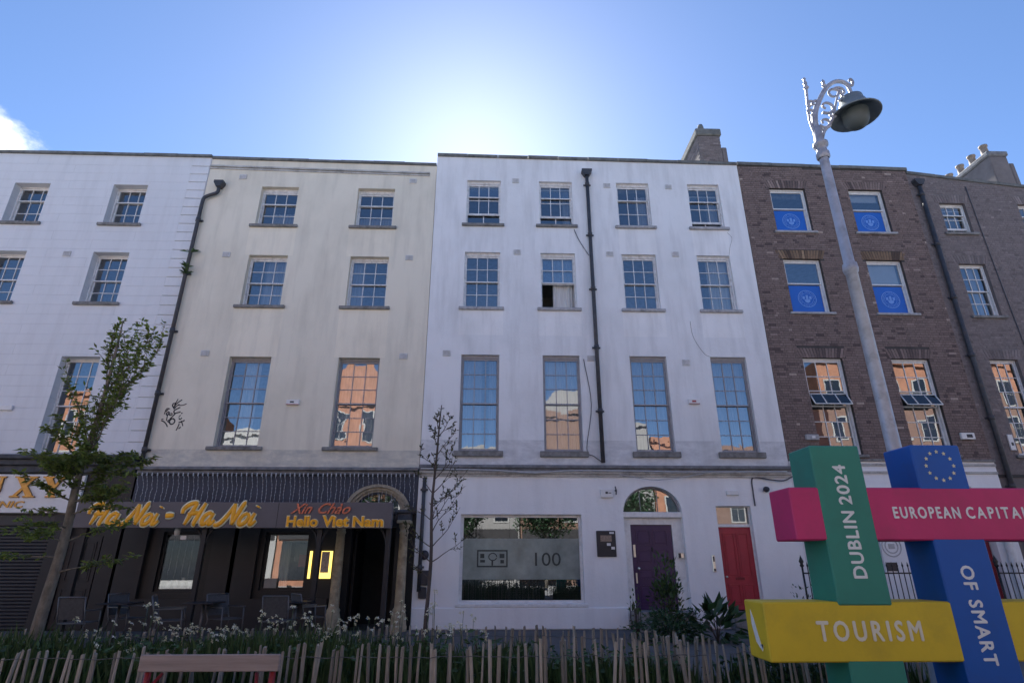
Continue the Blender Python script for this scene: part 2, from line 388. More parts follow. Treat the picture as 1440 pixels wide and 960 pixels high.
# ---------------------------------------------------------------- mesh helpers
class MB:
    def __init__(s):
        s.v = []; s.f = []; s.tone = []; s.smooth = []; s.fa = []
    def add(s, vs, fs, tone=0.5, smooth=False, fa=(0, 0)):
        o = len(s.v)
        s.v += [tuple(p) for p in vs]
        for f in fs:
            s.f.append(tuple(i + o for i in f)); s.tone.append(tone); s.smooth.append(smooth); s.fa.append(fa)
        return s
    def box(s, x0, x1, y0, y1, z0, z1, tone=0.5, bev=0.0):
        if x1 < x0: x0, x1 = x1, x0
        if y1 < y0: y0, y1 = y1, y0
        if z1 < z0: z0, z1 = z1, z0
        if bev:
            b = min(bev, (x1 - x0) * .45, (y1 - y0) * .45, (z1 - z0) * .45)
            # chamfered box: 24 verts
            V = []
            for (x, sx) in ((x0, 1), (x1, -1)):
                for (y, sy) in ((y0, 1), (y1, -1)):
                    for (z, sz) in ((z0, 1), (z1, -1)):
                        V += [(x, y + sy * b, z + sz * b), (x + sx * b, y, z + sz * b), (x + sx * b, y + sy * b, z)]
            def i(a, c, d, k): return (a * 4 + c * 2 + d) * 3 + k
            F = [(i(0,0,0,0), i(0,0,1,0), i(0,1,1,0), i(0,1,0,0)), (i(1,0,0,0), i(1,1,0,0), i(1,1,1,0), i(1,0,1,0)),
                 (i(0,0,0,1), i(1,0,0,1), i(1,0,1,1), i(0,0,1,1)), (i(0,1,0,1), i(0,1,1,1), i(1,1,1,1), i(1,1,0,1)),
                 (i(0,0,0,2), i(0,1,0,2), i(1,1,0,2), i(1,0,0,2)), (i(0,0,1,2), i(1,0,1,2), i(1,1,1,2), i(0,1,1,2))]
            for d in (0, 1):
                for c in (0, 1):
                    F.append((i(0,c,d,1), i(1,c,d,1), i(1,c,d,2), i(0,c,d,2)))
            for d in (0, 1):
                for a in (0, 1):
                    F.append((i(a,0,d,0), i(a,1,d,0), i(a,1,d,2), i(a,0,d,2)))
            for c in (0, 1):
                for a in (0, 1):
                    F.append((i(a,c,0,0), i(a,c,1,0), i(a,c,1,1), i(a,c,0,1)))
            for a in (0, 1):
                for c in (0, 1):
                    for d in (0, 1):
                        F.append((i(a,c,d,0), i(a,c,d,1), i(a,c,d,2)))
            return s.add(V, F, tone)
        V = [(x0,y0,z0),(x1,y0,z0),(x1,y1,z0),(x0,y1,z0),(x0,y0,z1),(x1,y0,z1),(x1,y1,z1),(x0,y1,z1)]
        F = [(0,3,2,1),(4,5,6,7),(0,1,5,4),(1,2,6,5),(2,3,7,6),(3,0,4,7)]
        return s.add(V, F, tone)
    def brick(s, x0, x1, y0, y1, z0, z1, tone):
        V = [(x0,y0,z0),(x1,y0,z0),(x1,y0,z1),(x0,y0,z1),(x0,y1,z0),(x1,y1,z0),(x1,y1,z1),(x0,y1,z1)]
        return s.add(V, [(0,1,2,3),(0,4,5,1),(3,2,6,7),(0,3,7,4),(1,5,6,2)], tone)
    def tube(s, pts, r, n=8, tone=0.5, caps=True, flat=None):
        """pts polyline, r radius or list; flat=(axis vector, factor) squashes the section along an axis."""
        pts = [Vector(p) for p in pts]
        if not isinstance(r, (list, tuple)): r = [r] * len(pts)
        V = []; F = []
        prev = None
        for i, p in enumerate(pts):
            d = (pts[min(i + 1, len(pts) - 1)] - pts[max(i - 1, 0)])
            if d.length < 1e-9: d = Vector((0, 0, 1))
            d.normalize()
            if prev is None:
                u = d.orthogonal().normalized()
            else:
                u = (prev - d * prev.dot(d))
                u = u.normalized() if u.length > 1e-6 else d.orthogonal().normalized()
            prev = u
            w = d.cross(u)
            for k in range(n):
                a = 2 * math.pi * k / n
                off = (u * math.cos(a) + w * math.sin(a)) * r[i]
                if flat:
                    ax, fc = flat
                    off = off + ax * (off.dot(ax) * (fc - 1))
                V.append(p + off)
        for i in range(len(pts) - 1):
            for k in range(n):
                a = i * n + k; b = i * n + (k + 1) % n
                F.append((a, b, b + n, a + n))
        if caps:
            F.append(tuple(reversed(range(n)))); F.append(tuple(range((len(pts) - 1) * n, len(pts) * n)))
        return s.add(V, F, tone, smooth=True)
    def lathe(s, prof, c, n=20, tone=0.5):
        """prof list of (radius, z); c centre (x, y, 0 offset z)."""
        V = []; F = []
        for (r, z) in prof:
            for k in range(n):
                a = 2 * math.pi * k / n
                V.append((c[0] + r * math.cos(a), c[1] + r * math.sin(a), c[2] + z))
        for i in range(len(prof) - 1):
            for k in range(n):
                a = i * n + k; b = i * n + (k + 1) % n
                F.append((a, b, b + n, a + n))
        return s.add(V, F, tone, smooth=True)
    def prism(s, poly, axis, a0, a1, tone=0.5):
        """poly 2D (u,v); axis 'y': (x,z) extruded along y; 'x': (y,z) along x."""
        n = len(poly)
        mk = (lambda u, v, a: (u, a, v)) if axis == 'y' else ((lambda u, v, a: (a, u, v)) if axis == 'x' else (lambda u, v, a: (u, v, a)))
        V = [mk(u, v, a0) for u, v in poly] + [mk(u, v, a1) for u, v in poly]
        F = [tuple(range(n)), tuple(reversed(range(n, 2 * n)))]
        for i in range(n):
            j = (i + 1) % n
            F.append((i, i + n, j + n, j))
        return s.add(V, F, tone)
    def mesh(s, name, mat):
        me = bpy.data.meshes.new(name)
        me.from_pydata(s.v, [], s.f)
        if mat: me.materials.append(M[mat] if isinstance(mat, str) else mat)
        at = me.attributes.new('tone', 'FLOAT', 'FACE')
        at.data.foreach_set('value', s.tone)
        if any(f != (0, 0) for f in s.fa):
            a1 = me.attributes.new('clean', 'FLOAT', 'FACE'); a1.data.foreach_set('value', [f[0] for f in s.fa])
            a2 = me.attributes.new('band', 'FLOAT', 'FACE'); a2.data.foreach_set('value', [f[1] for f in s.fa])
        me.polygons.foreach_set('use_smooth', s.smooth)
        me.update()
        return me
    def build(s, name, mat, parent=None, fixn=True):
        me = s.mesh(name, mat)
        if fixn:
            bm = bmesh.new(); bm.from_mesh(me)
            bmesh.ops.recalc_face_normals(bm, faces=bm.faces)
            bm.to_mesh(me); bm.free()
        return link(name, me, parent)

def link(name, me, parent=None, loc=(0, 0, 0)):
    o = bpy.data.objects.new(name, me)
    COL.objects.link(o)
    loc = Vector(loc)
    if parent is not None:
        o.parent = parent
        if parent.get('root'):
            loc = loc - parent.location
    o.location = loc
    return o

def tag(o, label, cat, group=None, kind=None):
    o['label'] = label; o['category'] = cat
    if group: o['group'] = group
    if kind: o['kind'] = kind
    return o

def thing(name, loc, label, cat, group=None):
    o = bpy.data.objects.new(name, None)
    COL.objects.link(o)
    o.location = loc
    o.empty_display_size = 0.2
    o['root'] = 1
    return tag(o, label, cat, group)

def struct(o):
    o['kind'] = 'structure'; return o

def bx(name, mat, parent, *b, bev=0.0):
    return MB().box(*b, bev=bev).build(name, mat, parent, fixn=bool(bev))

def catmull(pts, n=6):
    pts = [Vector(p) for p in pts]
    P_ = [pts[0] * 2 - pts[1]] + pts + [pts[-1] * 2 - pts[-2]]
    out = []
    for i in range(1, len(P_) - 2):
        a, b, c, d = P_[i - 1], P_[i], P_[i + 1], P_[i + 2]
        for k in range(n):
            t = k / n
            out.append(0.5 * ((2 * b) + (c - a) * t + (2 * a - 5 * b + 4 * c - d) * t * t + (3 * b - a - 3 * c + d) * t ** 3))
    out.append(pts[-1])
    return out

def text_mesh(body, size, depth=0.01, mat='sign_white', shear=0.0, offset=0.0, spacing=1.0, xs=1.0, align='LEFT'):
    cu = bpy.data.curves.new('t', 'FONT')
    cu.body = body; cu.size = size; cu.extrude = depth / 2; cu.shear = shear; cu.offset = offset
    cu.space_character = spacing; cu.align_x = align; cu.resolution_u = 3
    ob = bpy.data.objects.new('t', cu)
    COL.objects.link(ob)
    dg = bpy.context.evaluated_depsgraph_get()
    me = bpy.data.meshes.new_from_object(ob.evaluated_get(dg))
    bpy.data.objects.remove(ob); bpy.data.curves.remove(cu)
    me.materials.clear(); me.materials.append(M[mat])
    if xs != 1.0:
        me.transform(Matrix.Diagonal((xs, 1, 1, 1)))
    return me

def bounds(me):
    xs = [v.co.x for v in me.vertices]; ys = [v.co.y for v in me.vertices]
    return min(xs), max(xs), min(ys), max(ys)

def put_text(name, body, box, y, mat, parent, depth=0.012, rot=0, bold=0.0, **kw):
    """Fit text into box (x0,x1,z0,z1) on a plane facing -Y; rot in degrees turns the writing in that plane."""
    me = text_mesh(body, 1.0, 0.01, mat, **kw)
    if rot: me.transform(Matrix.Rotation(R(rot), 4, 'Z'))
    a, b, c, d = bounds(me)
    x0, x1, z0, z1 = box
    sx, sz = (x1 - x0) / (b - a), (z1 - z0) / (d - c)
    me.transform(Matrix.Translation((-a, -c, 0)))
    me.transform(Matrix.Diagonal((sx, sz, depth / 0.01, 1)))
    me.transform(Matrix.Rotation(R(90), 4, 'X'))
    me.transform(Matrix.Translation((x0, y, z0)))
    if bold:        # heavier weight: the same glyphs struck again a hair to each side
        bm = bmesh.new(); bm.from_mesh(me)
        for (dx, dz, dy) in ((bold, 0, -0.0004), (-bold, 0, -0.0008), (0, bold, -0.0012), (0, -bold, -0.0016)):
            m2 = me.copy(); m2.transform(Matrix.Translation((dx, dy, dz))); bm.from_mesh(m2); bpy.data.meshes.remove(m2)
        bm.to_mesh(me); bm.free()
    return link(name, me, parent)

# ---------------------------------------------------------------- ground
g = MB().add([(-400, -400, 0), (400, -400, 0), (400, 400, 0), (-400, 400, 0)], [(0, 1, 2, 3)]).build('ground', 'asphalt', None, False); struct(g)
p1 = MB().box(-60, 60, 3.3, 40, 0.004, 0.12).build('pavement', 'paving', None, False); struct(p1)
p2 = MB().box(-60, 60, -12.2, -9.0, 0.004, 0.12).build('pavement', 'paving', None, False); struct(p2); p2.data.materials.clear(); p2.data.materials.append(P('flagstones_paled_for_bounce', (0.30, 0.30, 0.30), 0.9, var=0.15))  # unseen opposite pavement, lightened to throw more light back at the terrace
for y0, y1 in ((3.12, 3.297), (-8.997, -8.82)):
    k = thing('kerb_line', (0, y0, 0), 'grey granite kerb edging the %s pavement' % ('near' if y0 > 0 else 'far'), 'kerb')
    km = MB().box(0, 0.98, y0, y1, 0.0, 0.125, bev=0.012).mesh('kerb_stone', 'kerb')
    for i in range(-40, 40):
        link('kerb_stone', km, k, (i * 1.0, 0, 0))
# road markings
for i in range(-12, 13):
    o = MB().box(i * 4.0, i * 4.0 + 2.0, -3.05, -2.95, 0.004, 0.008).build('road_marking', 'road_paint', None, False); struct(o)

# ---------------------------------------------------------------- wall builder
def wall(parent, name, mat, x0, x1, z0, zl, zr, Y, holes, depth=0.14, cleans=(), bandz=None, arches=(), extra_z=()):
    """Front wall with real openings and reveals; top slopes from zl to zr.
    holes (x0,x1,z0,z1); arches (x0,x1,zs,zc): the part of an opening above zs is a half ellipse up to zc."""
    zt = max(zl, zr)
    allh = list(holes) + list(arches)
    xs = sorted(set([x0, x1] + [h[0] for h in allh] + [h[1] for h in allh] + [c[0] for c in cleans] + [c[1] for c in cleans]))
    zs = sorted(set([z0, zt] + [h[2] for h in allh] + [h[3] for h in allh] + [c[2] for c in cleans] + [c[3] for c in cleans] + ([bandz] if bandz else []) + list(extra_z)))
    xs = [x for x in xs if x0 <= x <= x1]; zs = [z for z in zs if z0 <= z <= zt]
    def top(x, z):
        return zl + (zr - zl) * (x - x0) / (x1 - x0) if z >= zt - 1e-6 else z
    mb = MB()
    for i in range(len(xs) - 1):
        for j in range(len(zs) - 1):
            cx, cz = (xs[i] + xs[i + 1]) / 2, (zs[j] + zs[j + 1]) / 2
            if any(h[0] < cx < h[1] and h[2] < cz < h[3] for h in allh): continue
            cl = 1.0 if any(c[0] < cx < c[1] and c[2] < cz < c[3] for c in cleans) else 0.0
            bd = 1.0 if bandz and cz < bandz else 0.0
            mb.add([(xs[i], Y, top(xs[i], zs[j])), (xs[i + 1], Y, top(xs[i + 1], zs[j])), (xs[i + 1], Y, top(xs[i + 1], zs[j + 1])), (xs[i], Y, top(xs[i], zs[j + 1]))], [(0, 1, 2, 3)], fa=(cl, bd if bd or cl else 0.001))
    def rev(pa, pb):
        mb.add([(pa[0], Y, pa[1]), (pb[0], Y, pb[1]), (pb[0], Y + depth, pb[1]), (pa[0], Y + depth, pa[1])], [(0, 1, 2, 3)], fa=(0.3, 0))
    for h in holes:
        a, b, c, d = h
        arched = [q for q in arches if abs(q[0] - a) < 1e-6 and abs(q[1] - b) < 1e-6 and abs(q[2] - d) < 1e-6]
        rev((a, d), (a, c)); rev((b, c), (b, d)); rev((a, c), (b, c))
        if not arched: rev((b, d), (a, d))
    for (a, b, zsprg, zc) in arches:
        N = 20; pts = []
        for k in range(N + 1):
            t = math.pi * (1 - k / N)
            pts.append(((a + b) / 2 + (b - a) / 2 * math.cos(t), zsprg + (zc - zsprg) * math.sin(t)))
        for k in range(N):
            (xa, za), (xb, zb) = pts[k], pts[k + 1]
            mb.add([(xa, Y, za), (xb, Y, zb), (xb, Y, zc), (xa, Y, zc)], [(0, 1, 2, 3)], fa=(0, 0.001))
            rev((xb, zb), (xa, za))
    for (xx, zz) in ((x0, zl), (x1, zr)):
        mb.add([(xx, Y, z0), (xx, Y + 0.36, z0), (xx, Y + 0.36, zz), (xx, Y, zz)], [(0, 1, 2, 3)], fa=(0, 0.001))
    return mb.build(name, mat, parent, False)

def shell(parent, x0, x1, z0, zt, Y, depth=9.0, mat='interior', floors=(4.0, 7.75, 10.85), roofmat='slate'):
    """Side walls, back wall, floors and roof of a terrace house behind its front wall."""
    y0 = Y + 0.36
    mb = MB()
    mb.box(x0 + 0.01, x0 + 0.25, y0, Y + depth, z0, zt - 0.9)
    mb.box(x1 - 0.25, x1 - 0.01, y0, Y + depth, z0, zt - 0.9)
    mb.box(x0 + 0.25, x1 - 0.25, Y + depth - 0.3, Y + depth, z0, zt - 0.9)
    mb.build('party_walls', mat, parent, False)
    for f in floors:
        bx('floor_slab', mat, parent, x0 + 0.26, x1 - 0.26, y0, Y + depth - 0.31, f - 0.15, f + 0.10)
    for xp in [x0 + (x1 - x0) * 0.5]:
        bx('partition_wall', mat, parent, xp - 0.06, xp + 0.06, Y + 2.2, Y + 5, z0, zt - 1.0)
    bx('rear_partition', mat, parent, x0 + 0.27, x1 - 0.27, Y + 4.0, Y + 4.12, z0 + 0.01, zt - 1.0)
    mb = MB()
    yc = Y + depth / 2
    mb.prism([(Y + 0.40, zt - 0.9), (Y + depth, zt - 0.9), (Y + depth - 0.3, zt - 0.75), (yc, zt - 0.3), (Y + 0.6, zt - 0.75)], 'x', x0 + 0.01, x1 - 0.01)
    mb.build('roof', roofmat, parent, True)
    # thickness of the parapet
    bx('parapet_back', 'coping', parent, x0 + 0.012, x1 - 0.012, Y + 0.30, Y + 0.36, zt - 1.0, zt - 0.16)

# ---------------------------------------------------------------- sash windows
PANE = MB().add([(-.5, 0, -.5), (.5, 0, -.5), (.5, 0, .5), (-.5, 0, .5)], [(0, 1, 2, 3)])
pane_mesh = {k: PANE.mesh('pane', k) for k in ('glass', 'glass_old')}

def curtain_mesh(x0, x1, y, z0, z1, mat, folds=14, amp=0.035, seed=0):
    r = random.Random(seed)
    n = folds * 7
    V = []; F = []
    ph = r.random() * 6
    for i in range(n + 1):
        t = i / n
        x = x0 + (x1 - x0) * t
        u_ = t + 0.06 * math.sin(t * 7 + ph) + 0.03 * math.sin(t * 17 + ph * 3)
        a = amp * (0.6 + 0.4 * math.sin(t * 9 + ph)) * math.sin(u_ * folds * 2 * math.pi + ph) + amp * 0.4 * math.sin(t * folds * 2.3 + ph * 2)
        V += [(x, y + a, z0), (x + 0.01 * math.sin(t * 17 + ph), y + a * 0.6, z1)]
    for i in range(n):
        F.append((2 * i, 2 * i + 2, 2 * i + 3, 2 * i + 1))
    mb = MB(); mb.add(V, F, smooth=True)
    return mb.mesh('curtain', mat)

def window(bld, x0, x1, z0, z1, Y, up, lo, cols=3, rev=0.13, paint='old_white', glass='glass', box=0.036, bar=0.021, meet=None, sill='stone_sill',
           sill_h=0.10, curtain=None, lower_lift=0.0, head=0.0, sillout=0.075, sillw=0.12, label=None, panes=True):
    """A sash window: box frame, upper and lower sash with glazing bars, one pane object per light, stone sill."""
    yf = Y + rev
    fr = MB()
    zh = z1 - head
    if head: fr.box(x0, x1, yf - 0.01, yf + 0.10, zh, z1)
    b = box
    fr.box(x0, x0 + b, yf, yf + 0.12, z0, zh)
    fr.box(x1 - b, x1, yf, yf + 0.12, z0, zh)
    fr.box(x0 + b, x1 - b, yf, yf + 0.12, zh - b, zh)
    fr.box(x0 + b, x1 - b, yf, yf + 0.12, z0, z0 + b * 0.7)
    w = fr.build('window', paint, bld, False)
    if label: w['label'] = label
    xa, xb = x0 + b, x1 - b
    za, zb = z0 + b * 0.7, zh - b
    rows = up + lo
    zm = meet if meet else za + (zb - za) * lo / rows
    st = 0.032
    def sash(zl, zu, yy, n, top):
        s = MB()
        s.box(xa, xa + st, yy, yy + 0.04, zl, zu)
        s.box(xb - st, xb, yy, yy + 0.04, zl, zu)
        s.box(xa + st, xb - st, yy, yy + 0.04, zl, zl + (0.035 if top else 0.065))
        s.box(xa + st, xb - st, yy, yy + 0.04, zu - (0.05 if top else 0.035), zu)
        gx0, gx1 = xa + st, xb - st
        gz0, gz1 = zl + (0.035 if top else 0.065), zu - (0.05 if top else 0.035)
        for k in range(1, cols):
            xx = gx0 + (gx1 - gx0) * k / cols
            s.box(xx - bar / 2, xx + bar / 2, yy + 0.003, yy + 0.037, gz0, gz1)
        for k in range(1, n):
            zz = gz0 + (gz1 - gz0) * k / n
            s.box(gx0, gx1, yy + 0.005, yy + 0.035, zz - bar / 2, zz + bar / 2)
        s.build('sash', paint, w, False)
        for i in range(cols):
            for j in range(n):
                pw, ph = (gx1 - gx0) / cols, (gz1 - gz0) / n
                o = link('pane', pane_mesh[glass], w, (gx0 + pw * (i + .5), yy + 0.02, gz0 + ph * (j + .5)))
                o.scale = (pw - bar * 0.6, 1, ph - bar * 0.6)
                o.rotation_euler = (R(rnd.gauss(0, 0.12)), 0, R(rnd.gauss(0, 0.12)))
    sash(zm - 0.018, zb, yf + 0.030, up, True)
    sash(za + lower_lift, zm + 0.018 + lower_lift, yf + 0.075, lo, False)
    if 0 < lower_lift < 0.6:      # secondary glazing shows in the gap under the raised sash
        bx('inner_bar', paint, w, (xa + xb) / 2 - 0.015, (xa + xb) / 2 + 0.015, yf + 0.125, yf + 0.145, za, za + lower_lift + 0.1)
        o = link('pane', pane_mesh[glass], w, ((xa + xb) / 2, yf + 0.15, za + (lower_lift + 0.1) / 2)); o.scale = (xb - xa, 1, lower_lift + 0.1)
    if sill:
        s = MB()
        s.box(x0 - sillw, x1 + sillw, Y - sillout, Y - 0.001, z0 - sill_h, z0 + 0.002, bev=0.012)
        s.box(x0 + 0.002, x1 - 0.002, Y - 0.001, yf + 0.12, z0 - sill_h * 0.4, z0 + 0.004)
        s.build('sill', sill, w, True)
    if curtain:
        for (c0, c1, cz0, cz1, cm_, seed) in curtain:
            link('curtain', curtain_mesh(x0 + (x1 - x0) * c0, x0 + (x1 - x0) * c1, yf + 0.22, z0 + (z1 - z0) * cz0, z0 + (z1 - z0) * cz1, cm_, folds=max(3, int(9 * (c1 - c0))), seed=seed), w)
    return w

def blind(w, x0, x1, z0, z1, y, mat, name='blind'):
    bx(name, mat, w, x0, x1, y, y + 0.012, z0, z1)

def airvent(bld, x, z, Y, mat='vent'):
    mb = MB()
    mb.box(x - .11, x + .11, Y - 0.03, Y - 0.001, z - 0.085, z + 0.085, bev=0.008)
    o = mb.build('air_vent', mat, bld)
    mb = MB()
    for k in range(4):
        mb.box(x - .085, x + .085, Y - 0.034, Y - 0.0302, z - 0.06 + k * 0.033, z - 0.045 + k * 0.033)
    mb.build('slot', 'sill_light', o, False)

def downpipe(bld, x, z0, z1, Y, r=0.05, hop=True, mat='pipe', off=0.09, shoe=None):
    mb = MB()
    y = Y - off
    mb.tube([(x, y, z0), (x, y, z1)], r, 12)
    z = z1 - 0.3
    while z > z0 + 0.2:
        mb.tube([(x, y, z - 0.06), (x, y, z + 0.06)], r * 1.28, 12)
        mb.box(x - r * 2.1, x + r * 2.1, y + r * .7, y + r * 1.05, z - 0.025, z + 0.025)
        z -= 1.83
    o = mb.build('downpipe', mat, bld)
    if hop:
        h = MB()
        h.prism([(x - 0.16, z1 + 0.24), (x + 0.16, z1 + 0.24), (x + 0.16, z1 + 0.17), (x + 0.07, z1 + 0.02), (x - 0.07, z1 + 0.02), (x - 0.16, z1 + 0.17)], 'y', y - 0.10, Y - 0.001)
        h.build('hopper_head', mat, o)
    return o

def coping(bld, x0, x1, zl, zr, Y, h=0.10, out=0.05, mat='coping'):
    """Parapet coping, laid as separate stones."""
    n = max(3, int((x1 - x0) / 0.95))
    top = None
    for k in range(n):
        a, b = x0 + (x1 - x0) * k / n + 0.004, x0 + (x1 - x0) * (k + 1) / n - 0.004
        za, zb = zl + (zr - zl) * k / n, zl + (zr - zl) * (k + 1) / n
        j = rnd.uniform(-0.008, 0.008); hh = h + rnd.uniform(-0.008, 0.012)
        mb = MB()
        V = [(a, Y - out + j, za), (b, Y - out + j, zb), (b, Y + 0.38, zb), (a, Y + 0.38, za), (a, Y - out + j, za + hh), (b, Y - out + j, zb + hh), (b, Y + 0.38, zb + hh + 0.02), (a, Y + 0.38, za + hh + 0.02)]
        mb.add(V, [(0,3,2,1),(4,5,6,7),(0,1,5,4),(1,2,6,5),(2,3,7,6),(3,0,4,7)])
        mb.build('coping_stone', mat, bld, False)

def panel_door(parent, x0, x1, z0, z1, y, mat, rows, knob=None, name='door', cols=2):
    """Door leaf with raised-and-fielded panels, each panel a sub-part."""
    d = bx(name, mat, parent, x0, x1, y, y + 0.05, z0, z1)
    W, H = x1 - x0, z1 - z0
    for (r0, r1) in rows:
        for c in range(cols):
            px0 = x0 + W * (0.12 + c * (0.76 / cols) + (0.03 if c else 0.0))
            px1 = x0 + W * (0.12 + (c + 1) * (0.76 / cols) - (0.03 if c < cols - 1 else 0.0))
            pz0, pz1 = z0 + H * r0, z0 + H * r1
            mb = MB()
            t = 0.02
            for (a, b, c0, c1) in ((px0, px1, pz0, pz0 + t), (px0, px1, pz1 - t, pz1), (px0, px0 + t, pz0 + t, pz1 - t), (px1 - t, px1, pz0 + t, pz1 - t)):
                mb.box(a, b, y - 0.014, y - 0.001, c0, c1)
            mb.box(px0 + 0.05, px1 - 0.05, y - 0.010, y - 0.001, pz0 + 0.05, pz1 - 0.05, bev=0.009)
            mb.build('panel', mat, d)
    return d

def brick_wall(parent, x0, x1, z0, zl, zr, Y, holes, mats, seed, singles=0, lintels=True, smooth=False):
    """Flemish-bond brickwork standing proud of the mortar; the largest bricks in view are objects, the rest one mesh."""
    r = random.Random(seed)
    ch, j = 0.075, 0.010
    S, H = 0.215, 0.1025
    stuff = MB()
    lint = MB()
    single = []
    flat = []
    if lintels:
        for (a, b, c, d) in holes: flat.append((a - 0.10, b + 0.10, d, d + 0.30))
    nc = int((max(zl, zr) - z0) / ch)
    for c in range(nc):
        z = z0 + c * ch
        x = x0 + (0.0 if c % 2 else -(S + j) * 0.75)
        k = c % 2
        while x < x1:
            L = S if k % 2 == 0 else H
            k += 1
            a, b = max(x + j / 2, x0 + 0.003), min(x + L + j / 2, x1 - 0.003)
            x += L + j
            if b - a < 0.03: continue
            if z + ch > zl + (zr - zl) * ((a + b) / 2 - x0) / (x1 - x0): continue
            segs = [(a, b)]
            for (ha, hb, hc, hd) in list(holes) + flat:
                if z + ch * 0.9 > hc and z + ch * 0.1 < hd:
                    ns = []
                    for (p, q) in segs:
                        if q <= ha or p >= hb: ns.append((p, q)); continue
                        if p < ha - 0.02: ns.append((p, ha - 0.002))
                        if q > hb + 0.02: ns.append((hb + 0.002, q))
                    segs = ns
            for (p, q) in segs:
                tn = min(1, max(0, r.gauss(0.46, 0.085)))
                if r.random() < 0.012: tn = r.uniform(0.85, 1.0)
                if r.random() < 0.05: tn = r.uniform(0.0, 0.15)
                pr = (0.004 if smooth else 0.007) + r.uniform(-0.002, 0.003)
                if len(single) < singles and abs((q - p) - S) < 0.002:
                    single.append((p, z, tn, pr))
                else:
                    stuff.brick(p, q, Y - pr, Y + 0.002, z + j / 2 + r.uniform(-.001, .001), z + ch - j / 2, tn)
    for (a, b, c, d) in flat:
        n = int((b - a) / 0.075); lint = MB(); yel = mats[1] if 10 < c < 11 else mats[0]
        for k in range(n):
            p = a + (b - a) * k / n; q = a + (b - a) * (k + 1) / n - 0.01
            sp = ((p + q) / 2 - (a + b) / 2) * 0.18
            V = [(p, Y - 0.008, c + 0.003), (q, Y - 0.008, c + 0.003), (q + sp, Y - 0.008, d - 0.006), (p + sp, Y - 0.008, d - 0.006)]
            V += [(v[0], Y + 0.002, v[2]) for v in V]
            lint.add(V, [(0,1,2,3),(0,4,5,1),(3,2,6,7),(0,3,7,4),(1,5,6,2)], min(1, max(0, r.gauss(0.45, 0.2))))
        lint.build('flat_arch', yel, parent, False)
    o = stuff.build('brickwork', mats[0], parent, False); o['kind'] = 'stuff'
    meshes = [MB().brick(0, S, -0.007, 0.002, 0, ch - j, t).mesh('brick', mats[0]) for t in (0.1, 0.25, 0.35, 0.45, 0.55, 0.7, 0.95)]
    tt = (0.1, 0.25, 0.35, 0.45, 0.55, 0.7, 0.95)
    for (p, z, tn, pr) in single:
        i = min(range(7), key=lambda q: abs(tt[q] - tn))
        link('brick', meshes[i], parent, (p, Y + 0.007 - pr, z + j / 2))

# ================================================================ the terrace
YF = 15.0
# ---- far left: white painted brick house with a clinic on the ground floor
A = thing('terrace_house', (-13.0, YF, 0.12), 'white painted house with stone quoins above the clinic shop at left', 'house', 'terrace houses')
AX = (-17.6, -9.06)
AC = [(-14.84, -13.77), (-11.86, -10.82)]
AC = [(-17.3, -16.4)] + AC
AR = [(11.08, 12.48), (8.47, 10.10), (4.20, 6.85)]
ah = [(a, b, c, d) for (a, b) in AC[1:] for (c, d) in AR]
wall(A, 'upper_wall', 'painted_brick', AX[0], AX[1], 4.15, 13.58, 13.55, YF, ah, depth=0.24)
shell(A, AX[0], AX[1], 0.12, 13.6, YF)
coping(A, AX[0], AX[1], 13.58, 13.55, YF, h=0.09, out=0.06, mat='coping')
for i, (a, b) in enumerate(AC[1:]):
    for j, (c, d) in enumerate(AR):
        u, lo = ((1, 2), (2, 2), (3, 3))[j]
        cu = [(0.0, 1.0, 0.0, 0.9, 'curtain_brown', i)] if j == 2 else None
        window(A, a, b, c, d, YF, u, lo, rev=0.235, paint='white_paint', glass='glass', curtain=None, sill='stone_sill' if j < 2 else 'sill_light', sill_h=0.09)
for k in range(31):        # quoins down the right edge
    z = 4.2 + k * 0.3
    w_ = 0.34 + (0.0 if k % 2 else 0.0) + 0.004 * k
    mb = MB(); mb.box(-9.075 - w_ - 0.10 + 0.0065 * (30 - k) * 0, -9.068, YF - 0.030, YF - 0.001, z + 0.010, z + 0.290, bev=0.010)
    mb.build('quoin', 'painted_brick', A)
airvent(A, -12.6, 10.02, YF)
airvent(A, -13.9, 6.95, YF)
# clinic shopfront
mb = MB()
mb.box(AX[0], -9.10, YF - 0.34, YF + 0.02, 4.02, 4.13, bev=0.02)
mb.box(AX[0], -9.10, YF - 0.24, YF + 0.02, 3.88, 4.02, bev=0.02)
mb.box(AX[0], -9.10, YF - 0.14, YF + 0.02, 3.70, 3.88, bev=0.02)
mb.build('cornice', 'cornice_dark', A)
bx('ground_floor_wall', 'black_front', A, AX[0], -9.10, YF + 0.10, YF + 0.30, 0.12, 3.70)
bx('fascia_backing', 'black_front', A, AX[0], -9.10, YF - 0.05, YF + 0.10, 2.70, 3.70)
for px in (-10.62, -9.32):
    bx('pilaster', 'charcoal', A, px - 0.19, px + 0.19, YF - 0.06, YF + 0.10, 0.12, 2.698)
sh = bx('shutter_box', 'shutter', A, AX[0] + .3, -10.82, YF + 0.02, YF + 0.10, 2.45, 2.69)
slat = MB().prism([(YF + 0.06, 0), (YF + 0.035, 0.02), (YF + 0.035, 0.055), (YF + 0.06, 0.075), (YF + 0.09, 0.075), (YF + 0.09, 0)], 'x', AX[0] + .32, -10.84).mesh('shutter_slat', 'shutter')
for k in range(30):
    link('shutter_slat', slat, A, (0, 0, 0.14 + k * 0.0765))
# side entrance between the shutter and the restaurant
panel_door(A, -10.36, -9.60, 0.16, 2.2, YF + 0.04, 'charcoal', ((0.08, 0.42), (0.5, 0.94)))

